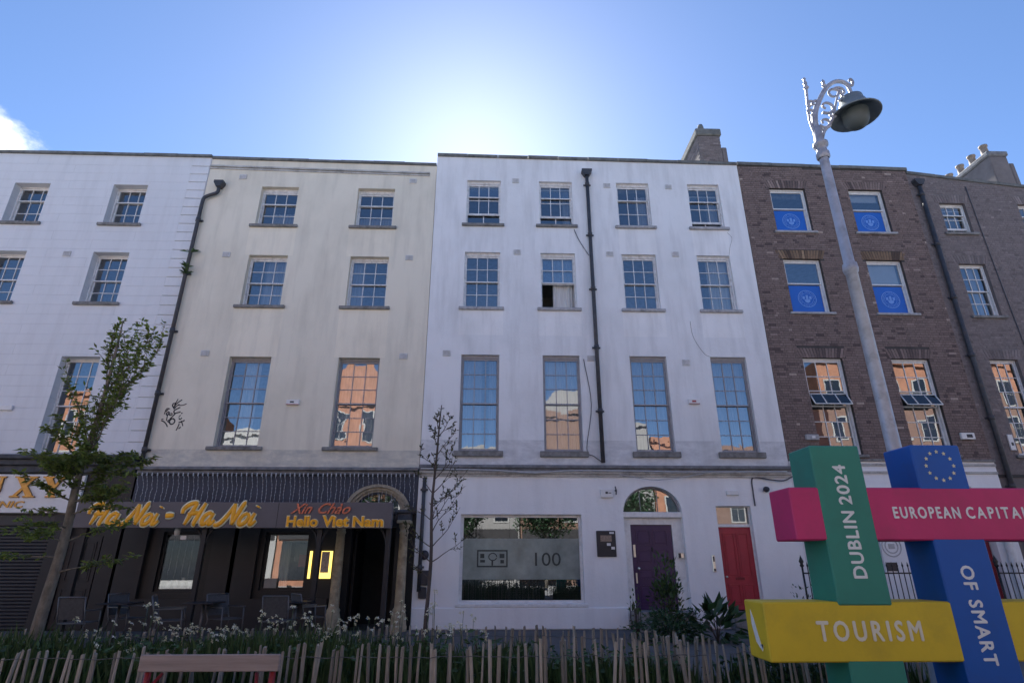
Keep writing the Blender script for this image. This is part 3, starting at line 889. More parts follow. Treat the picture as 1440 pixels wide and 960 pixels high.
cs = thing('shop_sign', (-12.6, YF - 0.2, 2.72), 'white clinic sign board with bronze letters, behind the leafy tree', 'sign', 'shop signs')
bx('board', 'plastic_white', cs, -16.4, -10.28, YF - 0.13, YF - 0.052, 2.73, 3.66, bev=0.01)
def poly_letter(name, polys, x, z, s, y, parent, m1, m2):
    mb = MB(); mb2 = MB()
    for p in polys:
        pts = [(x + u * s, z + v * s) for u, v in p]
        mb.prism(pts, 'y', y - 0.03, y)
        cx = sum(q[0] for q in pts) / len(pts); cz = sum(q[1] for q in pts) / len(pts)
    o = mb.build(name, m1, parent)
    return o
SER = {
 'L': [[(0,0),(.72,0),(.72,.26),(.66,.26),(.58,.07),(.34,.07),(.34,.93),(.46,1),(0,1),(.12,.93),(.12,.07)]],
 'U': [[(0,1),(.40,1),(.40,.95),(.31,.92),(.31,.34),(.36,.18),(.48,.12),(.60,.18),(.65,.34),(.65,.92),(.56,.95),(.56,1),(.84,1),(.84,.95),(.75,.92),(.75,.30),(.66,.08),(.45,0),(.24,.05),(.13,.24),(.11,.92),(0,.95)]],
 'X': [[(0,0),(.36,0),(.36,.05),(.26,.08),(.44,.36),(.60,.08),(.50,.05),(.50,0),(.95,0),(.95,.05),(.86,.08),(.58,.54),(.80,.92),(.90,.95),(.90,1),(.56,1),(.56,.95),(.66,.92),(.51,.65),(.36,.92),(.46,.95),(.46,1),(.02,1),(.02,.95),(.12,.92),(.38,.46),(.12,.08),(0,.05)]],
 'Y': [[(.26,0),(.66,0),(.66,.05),(.57,.08),(.57,.46),(.80,.92),(.90,.95),(.90,1),(.58,1),(.58,.95),(.67,.92),(.52,.60),(.36,.92),(.44,.95),(.44,1),(0,1),(0,.95),(.09,.92),(.35,.44),(.35,.08),(.26,.05)]]}
for ch, x in zip('LUXY', (-13.30, -12.72, -11.98, -11.28)):
    s_ = 0.50
    pts = [[(a * 1.28, b) for a, b in p] for p in SER[ch]]
    o = poly_letter('letter', [[(a, b) for a, b in p] for p in pts], x, 3.10, s_, YF - 0.150, cs, 'bronze', None)
    o2 = poly_letter('letter_edge', [[(a * 1.02 - 0.012, b * 1.03 - 0.015) for a, b in p] for p in pts], x, 3.10, s_, YF - 0.1305, cs, 'bronze_edge', None)
put_text('lettering', 'CLINIC', (-12.66, -11.58, 2.85, 3.01), YF - 0.14, 'bronze', cs, depth=0.02, shear=0.15, offset=0.025)

# ---- cream house over the restaurant
B = thing('terrace_house', (-5.5, YF, 0.12), 'stained cream rendered house above the black restaurant front', 'house', 'terrace houses')
BX = (-9.05, -1.965)
BC = [(-7.34, -6.20), (-4.36, -3.22)]
BR = [(11.12, 12.50), (8.44, 10.08), (4.40, 6.89)]
bh = [(a, b, c, d) for (a, b) in BC for (c, d) in BR]
cl = []
for (a, b) in BC:
    cl += [(a - 0.13, b + 0.13, 10.08, 11.02), (a - 0.13, b + 0.13, 6.89, 8.34)]
wall(B, 'upper_wall', 'cream_wall', BX[0], BX[1], 3.86, 13.50, 13.40, YF, bh, depth=0.17, cleans=cl, bandz=4.33)
shell(B, BX[0], BX[1], 0.12, 13.5, YF)
coping(B, BX[0], BX[1], 13.50, 13.40, YF, h=0.09, out=0.05)
mb = MB()
for k, (dz, o_) in enumerate(((0, 0.055), (0.075, 0.03))):
    V = []
    for (x, zz) in ((BX[0] + 0.003, 13.20), (BX[1] - 0.20, 13.07)):
        V += [(x, YF - o_, zz - dz), (x, YF - 0.001, zz - dz), (x, YF - 0.001, zz - dz + 0.05), (x, YF - o_, zz - dz + 0.05)]
    mb.add(V, [(0,1,2,3),(4,7,6,5),(0,4,5,1),(1,5,6,2),(2,6,7,3),(3,7,4,0)])
mb.build('parapet_moulding', 'moulding', B, False)
cur = {(0, 0): [(0.3, 1.0, 0.0, 0.45, 'curtain_grey', 1)], (1, 0): [(0.0, 1.0, 0.0, 0.36, 'curtain_grey', 2)],
       (0, 1): [(0.35, 0.8, 0.0, 1.0, 'curtain_grey', 3), (0.8, 1.0, 0, 1, 'curtain', 3)], (1, 1): [(0.0, 0.35, 0.0, 1.0, 'curtain_grey', 4)],
       (0, 2): [(0.28, 0.66, 0.02, 1.0, 'curtain', 5), (0.0, 1.0, 0.0, 0.2, 'curtain', 15)], (1, 2): [(0.0, 1.0, 0.0, 1.0, 'curtain', 6)]}
for i, (a, b) in enumerate(BC):
    for j, (c, d) in enumerate(BR):
        u, lo = ((1, 2), (2, 2), (3, 3))[j]
        window(B, a, b, c, d, YF, u, lo, rev=0.165, paint='old_white' if j < 2 else 'grey_paint', glass='glass' if j < 2 else 'glass_old', curtain=cur[(i, j)],
               sill='stone_sill', sill_h=0.09, head=0.07 if j == 0 else 0.03, sillw=0.15)
for (x, z) in ((-7.98, 12.84), (-2.68, 12.80), (-8.0, 10.07), (-2.62, 10.05), (-8.03, 6.97), (-2.58, 6.94)):
    airvent(B, x, z, YF)
# downpipe with its swan neck from the hopper
dp = MB()
dp.tube(catmull([(-8.60, YF - 0.10, 12.36), (-8.62, YF - 0.10, 12.18), (-8.86, YF - 0.10, 12.06), (-8.98, YF - 0.10, 11.96), (-9.0, YF - 0.10, 11.7)], 4) + [Vector((-9.0, YF - 0.10, 3.95))], 0.052, 12)
for z in (11.2, 9.4, 7.6, 5.8, 4.3):
    dp.tube([(-9.0, YF - 0.10, z - .06), (-9.0, YF - 0.10, z + .06)], 0.068, 12)
    dp.box(-9.11, -8.89, YF - 0.05, YF - 0.002, z - 0.025, z + 0.025)
d_ = dp.build('downpipe', 'pipe', B)
MB().prism([(-8.74, 12.58), (-8.46, 12.58), (-8.46, 12.50), (-8.54, 12.36), (-8.66, 12.36), (-8.74, 12.50)], 'y', YF - 0.20, YF - 0.001).build('hopper_head', 'pipe', d_)
# plants rooted behind the downpipe
def tuft(name, c, n, ln, mat, seed, parent=None, spread=1.0, width=0.25, up=0.5):
    r = random.Random(seed); mb = MB()
    for _ in range(n):
        a = r.uniform(0, 2 * math.pi); e = r.uniform(-0.2, 1.0) * up + 0.25
        d = Vector((math.cos(a) * spread, math.sin(a) * spread * 0.7 - 0.3, e)).normalized()
        L = ln * r.uniform(0.5, 1.1); s_ = d.cross(Vector((0, 0, 1))); s_ = s_.normalized() if s_.length > .01 else Vector((1, 0, 0))
        p = Vector(c); q = p + d * L * 0.55 + Vector((0, 0, 0.05 * L)); t = p + d * L - Vector((0, 0, 0.12 * L))
        w = L * width * 0.5
        mb.add([p, q - s_ * w, t, q + s_ * w], [(0, 1, 2, 3)], r.random())
    return mb.build(name, mat, parent, False)
for k, z in enumerate((10.05, 9.55, 9.35)):
    tag(tuft('wall_weed', (-8.97, YF - 0.14, z), 14, 0.30, 'weed', 40 + k), ('top weed', 'middle weed', 'lowest weed')[k] + ' growing behind the rusty downpipe of the cream house', 'plant', 'weeds on the downpipe')
# graffiti: sprayed strokes on the render
gs = thing('graffiti', (-8.7, YF, 4.9), 'black spray-paint scribble on the cream wall beside the downpipe', 'graffiti')
def gpt(u, v):   # sketch units to wall metres
    return Vector((-8.98 + u * 0.00116, YF - 0.004, 5.78 - v * 0.00117))
GS = [[(425,95),(400,170),(375,260),(370,330)],[(520,110),(430,190),(380,270)],[(345,190),(330,250),(370,290),(385,240),(372,180)],[(640,205),(560,240),(470,240),(450,225)],
      [(480,215),(420,270),(385,330)],[(515,290),(440,330),(395,370),(400,420)],[(290,325),(215,325),(190,450)],[(215,390),(255,330)],[(250,400),(235,450),(270,470),(290,410),(255,395)],
      [(320,430),(310,470),(350,475),(365,440),(330,425)],[(400,425),(430,440),(400,480),(370,520),(340,560)],[(545,395),(440,425),(400,430)],[(265,480),(270,600)],
      [(380,545),(330,580),(300,610),(345,640)],[(410,550),(455,590),(450,650),(400,680),(350,650),(350,590),(400,550),(450,580)],[(150,565),(195,565)],[(150,595),(230,630),(290,690),(320,740)],
      [(585,410),(570,440)],[(560,470),(525,515)],[(535,540),(570,570),(600,530)],[(550,640),(620,620),(675,585)],[(600,600),(650,690),(660,720)],[(570,670),(550,760),(530,820)],[(620,740),(580,780)]]
for k, st in enumerate(GS):
    pts = catmull([gpt(*p) for p in st], 4)
    mb = MB(); mb.tube(pts, 0.013 + 0.002 * (k % 3), 6, flat=(Vector((0, 1, 0)), 0.12))
    mb.build('stroke', 'graffiti', gs)

# restaurant shopfront (ground floor of the cream house)
mb = MB()
mb.box(BX[0] + 0.003, BX[1] - 0.003, YF - 0.22, YF + 0.02, 3.78, 3.86, bev=0.015)
mb.box(BX[0] + 0.003, BX[1] - 0.003, YF - 0.14, YF + 0.02, 3.68, 3.78, bev=0.015)
mb.build('cornice', 'cornice_grey', B)
rw = wall(B, 'shopfront_wall', 'black_front', BX[0], BX[1], 0.12, 2.75, 2.75, YF - 0.02, [(-8.10, -7.05, 0.95, 2.30), (-5.62, -4.54, 0.98, 2.30), (-3.52, -2.44, 0.12, 2.42)], depth=0.30)
wall(B, 'fascia', 'fascia_blue', BX[0], BX[1], 2.75, 3.68, 3.68, YF - 0.05, [], depth=0.2, arches=[(-3.50, -2.36, 2.751, 3.22)])
bx('stall_riser', 'charcoal', B, BX[0] + 0.01, -3.95, YF - 0.10, YF - 0.022, 0.12, 0.80)
for px in (-8.72, -6.55, -6.05):
    bx('pilaster', 'charcoal', B, px - 0.30, px + 0.30, YF - 0.12, YF - 0.022, 0.801, 2.748)
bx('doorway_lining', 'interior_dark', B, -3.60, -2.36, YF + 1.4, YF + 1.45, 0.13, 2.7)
# restaurant windows
def shop_window(parent, x0, x1, z0, z1, y, mat, frame=0.06, glass='shop_glass', cols=1):
    fr = MB()
    fr.box(x0, x0 + frame, y, y + 0.08, z0, z1); fr.box(x1 - frame, x1, y, y + 0.08, z0, z1)
    fr.box(x0 + frame, x1 - frame, y, y + 0.08, z1 - frame, z1); fr.box(x0 + frame, x1 - frame, y, y + 0.08, z0, z0 + frame)
    w = fr.build('window', mat, parent, False)
    for i in range(cols):
        a = x0 + frame + (x1 - x0 - 2 * frame) * i / cols; b = x0 + frame + (x1 - x0 - 2 * frame) * (i + 1) / cols
        if i: bx('mullion', mat, w, a - 0.02, a + 0.02, y + 0.003, y + 0.07, z0 + frame, z1 - frame)
        MB().add([(a, y + 0.04, z0 + frame), (b, y + 0.04, z0 + frame), (b, y + 0.04, z1 - frame), (a, y + 0.04, z1 - frame)], [(0, 1, 2, 3)]).build('pane', glass, w, False)
    return w
w1 = shop_window(B, -8.10, -7.05, 0.95, 2.30, YF + 0.05, 'charcoal')
for k in range(5):
    bx('bottle_shelf_item', 'old_white', w1, -7.92 + 0.17 * k, -7.84 + 0.17 * k, YF + 0.20, YF + 0.24, 1.03, 1.16 + 0.05 * (k % 3))
for k in range(6):
    bx('bead_strip', 'chair_frame', w1, -7.95 + 0.16 * k, -7.93 + 0.16 * k, YF + 0.22, YF + 0.23, 1.25, 2.2)
w2 = shop_window(B, -5.62, -4.54, 0.98, 2.30, YF + 0.05, 'charcoal')
bx('roller_blind', 'blind', w2, -5.5, -4.60, YF + 0.14, YF + 0.15, 2.07, 2.24)
link('curtain', curtain_mesh(-5.56, -5.02, YF + 0.18, 1.05, 2.08, 'curtain', 5, 0.02, 31), w2)
bx('poster', 'opp_white', w2, -4.93, -4.62, YF + 0.16, YF + 0.165, 1.62, 2.02)
bx('poster', 'plastic_red', w2, -4.80, -4.63, YF + 0.145, YF + 0.15, 1.50, 1.78)
bx('notice', 'opp_white', w2, -5.52, -5.22, YF + 0.02, YF + 0.03, 1.03, 1.24)
for (a, b) in ((-4.48, -4.43), (-4.20, -3.94)):
    mc = thing('menu_case', ((a + b) / 2, YF - 0.1, 1.25), 'lit yellow menu case, the %s one beside the restaurant door' % ('narrower' if a < -4.25 else 'wider'), 'menu case', 'lit menu cases')
    bx('lit_case', 'menu_lit', mc, a, b, YF - 0.075, YF - 0.022, 1.24, 1.86)
    if a > -4.25: bx('menu_sheet', 'paper', mc, a + 0.012, b - 0.055, YF - 0.080, YF - 0.076, 1.37, 1.845)
bx('open_door', 'black_front', B, -3.50, -3.44, YF + 0.28, YF + 1.2, 0.14, 2.35)
# arched doorcase: two columns, entablature blocks and a moulded arch
dc = thing('doorcase', (-2.97, YF - 0.3, 0.12), 'tan stone arched doorcase with two columns at the restaurant door', 'doorcase')
for cx in (-3.72, -2.20):
    mb = MB()
    mb.lathe([(0.20, 0.0), (0.20, 0.10), (0.185, 0.14), (0.175, 0.30), (0.165, 0.36), (0.15, 0.40), (0.15, 0.43)], (cx, YF - 0.30, 0.12), 8)
    mb.lathe([(0.15, 0.40), (0.155, 0.45), (0.12, 0.50), (0.118, 0.60), (0.112, 1.3), (0.098, 2.12), (0.112, 2.14), (0.112, 2.18), (0.098, 2.20), (0.098, 2.24), (0.13, 2.30), (0.14, 2.36), (0.0, 2.36)], (cx, YF - 0.30, 0.12), 20)
    c_ = mb.build('column', 'column_stone', dc)
    MB().box(cx - 0.17, cx + 0.17, YF - 0.47, YF - 0.13, 2.481, 2.56, bev=0.015).build('capital', 'column_stone', c_)
    mb = MB()
    mb.box(cx - 0.15, cx + 0.15, YF - 0.45, YF - 0.051, 2.561, 2.72); mb.box(cx - 0.22, cx + 0.22, YF - 0.52, YF - 0.051, 2.721, 2.80, bev=0.02)
    mb.build('entablature', 'cornice_dark', dc)
for (r0, r1, yo) in ((0.57, 0.63, 0.05), (0.632, 0.71, 0.10), (0.712, 0.80, 0.16)):
    N = 28; mb = MB(); cx, cz = -2.93, 2.80
    for k in range(N):
        t0, t1 = math.pi * k / N, math.pi * (k + 1) / N
        q = []
        for t in (t0, t1):
            for r_ in (r0, r1):
                q.append((cx + r_ * math.cos(t), cz + r_ * 0.80 * math.sin(t)))
        V = [(a, YF - 0.051 - yo, b) for a, b in q] + [(a, YF - 0.051, b) for a, b in q]
        mb.add(V, [(0, 1, 3, 2), (0, 2, 6, 4), (1, 5, 7, 3)])
    mb.build('archivolt', 'arch_stone', dc, False)
mb = MB(); cx, cz = -2.93, 2.80
pts = [(cx + 0.57 * math.cos(math.pi * k / 20), cz + 0.456 * math.sin(math.pi * k / 20)) for k in range(21)]
mb.add([(a, YF + 0.02, b) for a, b in pts], [tuple(range(21))]).build('fanlight', 'glass', dc, False)
mb = MB()
for t in (0.25, 0.5, 0.75):
    a = math.pi * t
    mb.tube([(cx, YF + 0.01, cz), (cx + 0.56 * math.cos(a), YF + 0.01, cz + 0.45 * math.sin(a))], 0.014, 6)
mb.build('glazing_bar', 'old_white', dc)

# string lights hanging from the cornice
fl = thing('string_lights', (-5.5, YF - 0.2, 3.7), 'curtain of string lights hanging over the navy restaurant fascia', 'string lights')
mb = MB(); mb.tube([(-8.98, YF - 0.245, 3.69), (-5.6, YF - 0.245, 3.675), (-2.0, YF - 0.245, 3.69)], 0.008, 6)
mb.build('lead_wire', 'cable', fl)
r_ = random.Random(3)
x = -8.95
while x < -2.0:
    ln = r_.uniform(0.62, 0.80)
    mb = MB(); pts = []
    dx = r_.uniform(-0.04, 0.04)
    for k in range(9):
        t = k / 8
        pts.append((x + dx * t + r_.uniform(-.012, .012), YF - 0.245 + 0.13 * min(1, t * 2.2) + r_.uniform(-.008, .008), 3.685 - ln * t))
    mb.tube(pts, 0.0042, 4)
    mb.box(x - 0.012, x + 0.012, YF - 0.258, YF - 0.232, 3.62, 3.70)
    for k in range(1, 9):
        p = pts[k]; mb.box(p[0] - 0.006, p[0] + 0.006, p[1] - 0.006, p[1] + 0.006, p[2] - 0.012, p[2] + 0.012)
    mb.build('light_string', 'fairy', fl, False)
    x += r_.uniform(0.10, 0.135)

# canopy with its sign board
cy = 13.3
cp = thing('canopy', (-5.7, cy, 0.12), 'black timber canopy on posts in front of the restaurant', 'canopy')
bx('roof_deck', 'charcoal', cp, -9.10, -2.36, cy + 0.14, YF - 0.56, 2.66, 2.72)
for k in range(8):
    xx = -8.9 + k * 0.92
    bx('rafter', 'black_front', cp, xx, xx + 0.06, cy + 0.15, YF - 0.57, 2.54, 2.658)
for px in (-9.02, -6.41, -3.88, -2.36):
    bx('post', 'charcoal', cp, px - 0.05, px + 0.05, cy + 0.15, cy + 0.25, 0.12, 2.54)
    for s_ in (-1, 1):
        if px < -9 and s_ < 0 or px > -2.5 and s_ > 0: continue
        mb = MB(); mb.tube(catmull([(px + s_ * 0.03, cy + 0.2, 1.95), (px + s_ * 0.12, cy + 0.2, 2.22), (px + s_ * 0.42, cy + 0.2, 2.50)], 5), 0.028, 6)
        mb.build('brace', 'charcoal', cp)
rs = thing('shop_sign', (-5.7, cy, 2.3), 'long grey restaurant sign with gold script lettering on the canopy', 'sign', 'shop signs')
bx('board', 'board_grey', rs, -9.20, -2.28, cy, cy + 0.13, 2.305, 2.855, bev=0.006)
bx('board_seam', 'charcoal', rs, -4.812, -4.802, cy - 0.003, cy - 0.0005, 2.312, 2.848)
# brush-script letters as swept strokes (units: x-height .5, cap 1)
SCRIPT = {
 'H': ([[(-.26,.50),(-.30,.72),(-.14,.92),(.10,1.0),(.22,.97)], [(.20,1.0),(.15,.5),(.10,.0)], [(.60,1.0),(.55,.5),(.52,.06),(.62,.0)], [(.02,.47),(.32,.53),(.60,.54)]], .80),
 'a': ([[(.36,.46),(.22,.54),(.06,.40),(.04,.18),(.14,.02),(.28,.10),(.38,.34)], [(.41,.54),(.38,.22),(.42,.04),(.52,.06),(.62,.22)]], .62),
 'N': ([[(-.48,.02),(-.34,-.02),(-.16,.12),(-.02,.5),(.05,.96)], [(.05,.98),(.20,.5),(.36,.02)], [(.36,.0),(.42,.5),(.48,.96),(.56,1.0)]], .60),
 'o': ([[(.26,.54),(.09,.42),(.03,.22),(.10,.04),(.25,.02),(.38,.16),(.39,.38),(.26,.54)]], .48),
 'i': ([[(.12,.54),(.09,.26),(.11,.05),(.22,.04),(.34,.20)], [(.13,.80),(.14,.87)]], .42),
 '-': ([[(.0,.36),(.34,.38)]], .50)}
def script(word, x, z, s, y, parent, m1, m2, wd=0.122):
    for ch in word:
        if ch == ' ':
            x += 0.30 * s; continue
        st, adv = SCRIPT[ch]
        mb, mb2 = MB(), MB()
        for k, q in enumerate(st):
            pts = catmull([(x + (u + 0.36 * v) * s, y, z + v * s) for u, v in q], 5)
            n = len(pts)
            wgt = [0.72 + 0.45 * math.sin(math.pi * min(1, (i + 1) / n)) for i in range(n)]
            mb.tube([p + Vector((0, -0.028 - 0.002 * k, 0)) for p in pts], [s * wd * 0.74 * q_ for q_ in wgt], 8, flat=(Vector((0, 1, 0)), 0.35))
            mb2.tube([p + Vector((0, -0.012, 0)) for p in pts], [s * wd * 1.22 * q_ for q_ in wgt], 8, flat=(Vector((0, 1, 0)), 0.28))
        o = mb.build('letter', m1, parent)
        mb2.build('letter_edge', m2, o)
        x += adv * s
    return x
script('Ha', -8.86, 2.37, 0.44, cy, rs, 'gold', 'gold_edge')
script('Noi', -8.02, 2.37, 0.44, cy, rs, 'gold', 'gold_edge')
script('-', -7.30, 2.37, 0.52, cy, rs, 'gold', 'gold_edge')
script('Ha', -6.84, 2.37, 0.46, cy, rs, 'gold', 'gold_edge')
script('Noi', -5.94, 2.37, 0.46, cy, rs, 'gold', 'gold_edge')
put_text('lettering', 'Hello', (-4.58, -3.90, 2.335, 2.555), cy - 0.02, 'gold', rs, depth=0.035, offset=0.035)
put_text('lettering', 'Viet', (-3.80, -3.22, 2.335, 2.560), cy - 0.02, 'gold', rs, depth=0.035, offset=0.035)
put_text('lettering', 'Nam', (-3.13, -2.46, 2.335, 2.550), cy - 0.02, 'gold', rs, depth=0.035, offset=0.035)
put_text('lettering_edge', 'Hello', (-4.595, -3.885, 2.320, 2.570), cy - 0.006, 'gold_edge', rs, depth=0.010, offset=0.06)
put_text('lettering_edge', 'Viet', (-3.815, -3.205, 2.320, 2.575), cy - 0.006, 'gold_edge', rs, depth=0.010, offset=0.06)
put_text('lettering_edge', 'Nam', (-3.145, -2.445, 2.320, 2.565), cy - 0.006, 'gold_edge', rs, depth=0.010, offset=0.06)
put_text('lettering', 'Xin', (-4.52, -4.05, 2.610, 2.825), cy - 0.018, 'rose', rs, depth=0.03, shear=0.5, offset=0.012)
put_text('lettering', 'Chào', (-3.92, -3.20, 2.605, 2.835), cy - 0.018, 'rose', rs, depth=0.03, shear=0.5, offset=0.012)
sp = thing('spotlight', (-7.1, cy + 0.35, 2.2), 'small white spotlight hanging under the restaurant canopy', 'spotlight')
mb = MB(); mb.tube([(-7.1, cy + .35, 2.54), (-7.1, cy + .35, 2.34)], 0.012, 6); mb.build('stem', 'charcoal', sp)
mb = MB(); mb.lathe([(0.0, 0.20), (0.05, 0.18), (0.065, 0.08), (0.05, 0.0), (0.0, 0.0)], (-7.1, cy + .35, 2.16), 12); mb.build('lamp_head', 'plastic_white', sp)
mb = MB(); mb.box(-6.99, -6.85, cy + .3, cy + .36, 2.07, 2.16, bev=.01); tag(mb.build('exit_box', 'plastic_white', None), 'small white box hanging beside the spotlight under the canopy', 'box')

# ---- white house with the shop, the purple door and the red door
C = thing('terrace_house', (2.9, YF, 0.12), 'wide white rendered house with twelve sash windows and a central downpipe', 'house', 'terrace houses')
CX = (-1.95, 7.76)
YC = YF - 0.02
CC = [(-0.97, 0.09), (1.30, 2.34), (3.75, 4.79), (6.04, 7.06)]
CR = [(11.26, 12.87), (8.46, 10.28), (4.32, 7.01)]
chh = [(a, b, c, d) for (a, b) in CC for (c, d) in CR]
cl = []
for k, (a, b) in enumerate(CC):
    if k >= 2: cl += [(a - 0.05, b + 0.06, 10.28, 11.15)]
    cl += [(a - 0.10, b + 0.10, 7.6, 8.35)]
wall(C, 'upper_wall', 'white_wall', CX[0], CX[1], 3.95, 13.76, 13.64, YC, chh, depth=0.16, cleans=cl, bandz=4.62)
shell(C, CX[0], CX[1], 0.12, 13.7, YC, depth=9.02)
coping(C, CX[0], CX[1], 13.76, 13.64, YC, h=0.10, out=0.05)
ccur = {(1, 0): [(0.72, 1.0, 0, 1, 'curtain_grey', 1)], (2, 0): [(0.62, 1.0, 0, 0.8, 'curtain_grey', 2)], (3, 0): [(0.62, 1.0, 0, 0.7, 'curtain_grey', 3)],
        (1, 1): [(0.36, 1.0, 0.0, 1.0, 'curtain', 4)], (3, 1): [(0.36, 1.0, 0.0, 1.0, 'curtain', 5)],
        (0, 2): [(0.0, 0.55, 0.0, 1.0, 'curtain_grey', 6), (0.72, 1.0, 0.0, 1.0, 'curtain_grey', 7)], (1, 2): [(0.0, 1.0, 0.0, 1.0, 'curtain', 8)], (2, 2): [(0.0, 1.0, 0.0, 1.0, 'curtain_grey', 9)], (3, 2): [(0.0, 1.0, 0.0, 1.0, 'curtain_grey', 10)]}
for i, (a, b) in enumerate(CC):
    for j, (c, d) in enumerate(CR):
        u, lo = ((1, 2), (2, 2), (3, 3))[j]
        kw = dict(rev=0.10, paint='old_white' if j < 2 else 'grey_paint', glass='glass' if j < 2 else 'glass_old', curtain=ccur.get((i, j)), sill='stone_sill' if (i < 2 and j == 0) or j == 2 else 'sill_light', sill_h=0.09 if j < 2 else 0.15, head=0.05)
        if j == 0 and i in (0, 1, 3): kw['lower_lift'] = (0.40, 0.34, 0, 0.22)[i]
        if j == 0 and i in (0, 1): kw['meet'] = c + 1.06
        if (i, j) == (1, 1): kw['lower_lift'] = 0.82
        window(C, a, b, c, d, YC, u, lo, **kw)
for (x, z) in ((0.56, 12.87), (0.60, 10.29), (3.46, 12.75), (5.43, 12.74), (3.40, 10.27), (5.40, 10.30), (-1.38, 7.04), (2.66, 6.93), (5.34, 6.83)):
    airvent(C, x, z, YC)
    # pale run-off below the vent is left to the wall's own streaks
downpipe(C, 2.82, 4.02, 13.02, YC, r=0.055)
downpipe(C, -1.79, 0.95, 3.62, YC - 0.02, r=0.045, hop=False)
mb = MB()
mb.box(CX[0] + .003, CX[1] - .003, YC - 0.16, YC + 0.02, 3.86, 3.95, bev=0.02)
mb.box(CX[0] + .003, CX[1] - .003, YC - 0.10, YC + 0.02, 3.80, 3.86)
mb.build('cornice', 'cornice_grey', C)
mb = MB()
mb.box(CX[0] + .003, CX[1] - .003, YC - 0.12, YC + 0.02, 3.72, 3.80, bev=0.02)
mb.box(CX[0] + .003, CX[1] - .003, YC - 0.07, YC + 0.02, 3.66, 3.72)
mb.build('cornice_moulding', 'moulding', C)
gw = wall(C, 'ground_floor_wall', 'ground_white', CX[0], CX[1], 0.12, 3.67, 3.67, YC - 0.03,
          [(-0.84, 2.20, 0.68, 2.73), (3.27, 4.78, 0.30, 2.79), (5.66, 6.56, 0.30, 2.95)], depth=0.22, arches=[(3.27, 4.78, 2.79, 3.43)], bandz=0.24)
for (a, b) in ((-1.95, 3.24), (4.81, 5.63), (6.59, 7.75)):
    MB().box(a, b, YC - 0.07, YC - 0.031, 0.125, 0.598, bev=0.02).build('plinth', 'ground_white', C)
# shop window with frosted film
yw = YC + 0.10
sw = MB()
sw.box(-0.84, -0.77, yw - 0.02, yw + 0.06, 0.68, 2.73); sw.box(2.13, 2.20, yw - 0.02, yw + 0.06, 0.68, 2.73)
sw.box(-0.77, 2.13, yw - 0.02, yw + 0.06, 2.66, 2.73); sw.box(-0.77, 2.13, yw - 0.02, yw + 0.06, 0.68, 0.75)
swo = sw.build('shop_window', 'white_paint', C, False)
swo['label'] = 'wide shop window with frosted band and the number 100'
for (a, b) in ((-0.77, 0.38), (0.384, 1.10), (1.104, 2.13)):
    MB().add([(a, yw + 0.02, 0.75), (b, yw + 0.02, 0.75), (b, yw + 0.02, 2.66), (a, yw + 0.02, 2.66)], [(0, 1, 2, 3)]).build('pane', 'shop_glass', swo, False)
bx('frosted_film', 'film', swo, -0.768, 2.128, yw + 0.014, yw + 0.018, 1.21, 2.16)
for k in range(8):
    bx('blind_slat', 'shutter_green', swo, -0.76, 2.12, yw + 0.05, yw + 0.075, 0.76 + k * 0.056, 0.808 + k * 0.056)
bx('shop_sill', 'white_paint', swo, -0.92, 2.28, YC - 0.075, YC - 0.032, 0.60, 0.678, bev=0.012)
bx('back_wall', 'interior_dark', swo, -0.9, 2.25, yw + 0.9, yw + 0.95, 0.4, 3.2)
o = put_text('number_100', '100', (1.02, 1.66, 1.52, 1.83), yw + 0.011, 'film_dark', swo, depth=0.003)
em = MB()
for (a, b, c, d) in ((-0.42, 0.34, 1.49, 1.525), (-0.42, 0.34, 1.855, 1.89), (-0.42, -0.385, 1.525, 1.855), (0.305, 0.34, 1.525, 1.855)):
    em.box(a, b, yw + 0.010, yw + 0.0135, c, d)
em.build('logo_frame', 'film_dark', swo, False)
em = MB()
for (a, b, c, d) in ((-0.34, -0.24, 1.70, 1.80), (-0.34, -0.22, 1.60, 1.66), (0.14, 0.26, 1.70, 1.80), (0.16, 0.25, 1.58, 1.66), (-0.06, -0.02, 1.53, 1.64)):
    em.box(a, b, yw + 0.010, yw + 0.0135, c, d)
em.tube([(-0.03 + 0.10 * math.cos(t * .5), yw + 0.012, 1.73 + 0.085 * math.sin(t * .5)) for t in range(13)], 0.012, 6, flat=(Vector((0, 1, 0)), 0.15))
em.build('logo_mark', 'film_dark', swo, False)
# purple door
yd = YC + 0.16
fr = MB()
fr.box(3.27, 3.46, yd - 0.03, yd + 0.06, 0.50, 2.66); fr.box(4.52, 4.78, yd - 0.03, yd + 0.06, 0.50, 2.66)
fr.box(3.46, 4.52, yd - 0.03, yd + 0.06, 2.50, 2.66); fr.box(3.26, 4.79, yd - 0.14, yd + 0.06, 2.661, 2.80, bev=0.015)
fr.build('door_surround', 'white_paint', C, True)
fn = MB()
pts = [(4.025 + 0.75 * math.cos(math.pi * k / 24), 2.80 + 0.62 * math.sin(math.pi * k / 24)) for k in range(25)]
fn.add([(a, yd + 0.0, b) for a, b in pts], [tuple(range(25))])
fno = fn.build('fanlight', 'glass', C, False)
mb = MB(); mb.tube([(4.025 + 0.735 * math.cos(math.pi * k / 24), yd - 0.02, 2.80 + 0.615 * math.sin(math.pi * k / 24)) for k in range(25)], 0.035, 8)
for t in (0.32, 0.62): mb.tube([(4.025 - 0.75 + 1.5 * t, yd - 0.01, 2.80), (4.025 - 0.75 + 1.5 * t, yd - 0.01, 2.80 + 0.62 * math.sqrt(1 - (2 * t - 1) ** 2))], 0.012, 6)
mb.build('fanlight_frame', 'grey_paint', fno)
bx('hall_wall', 'interior', C, 3.2, 4.85, yd + 1.2, yd + 1.25, 0.3, 3.6)
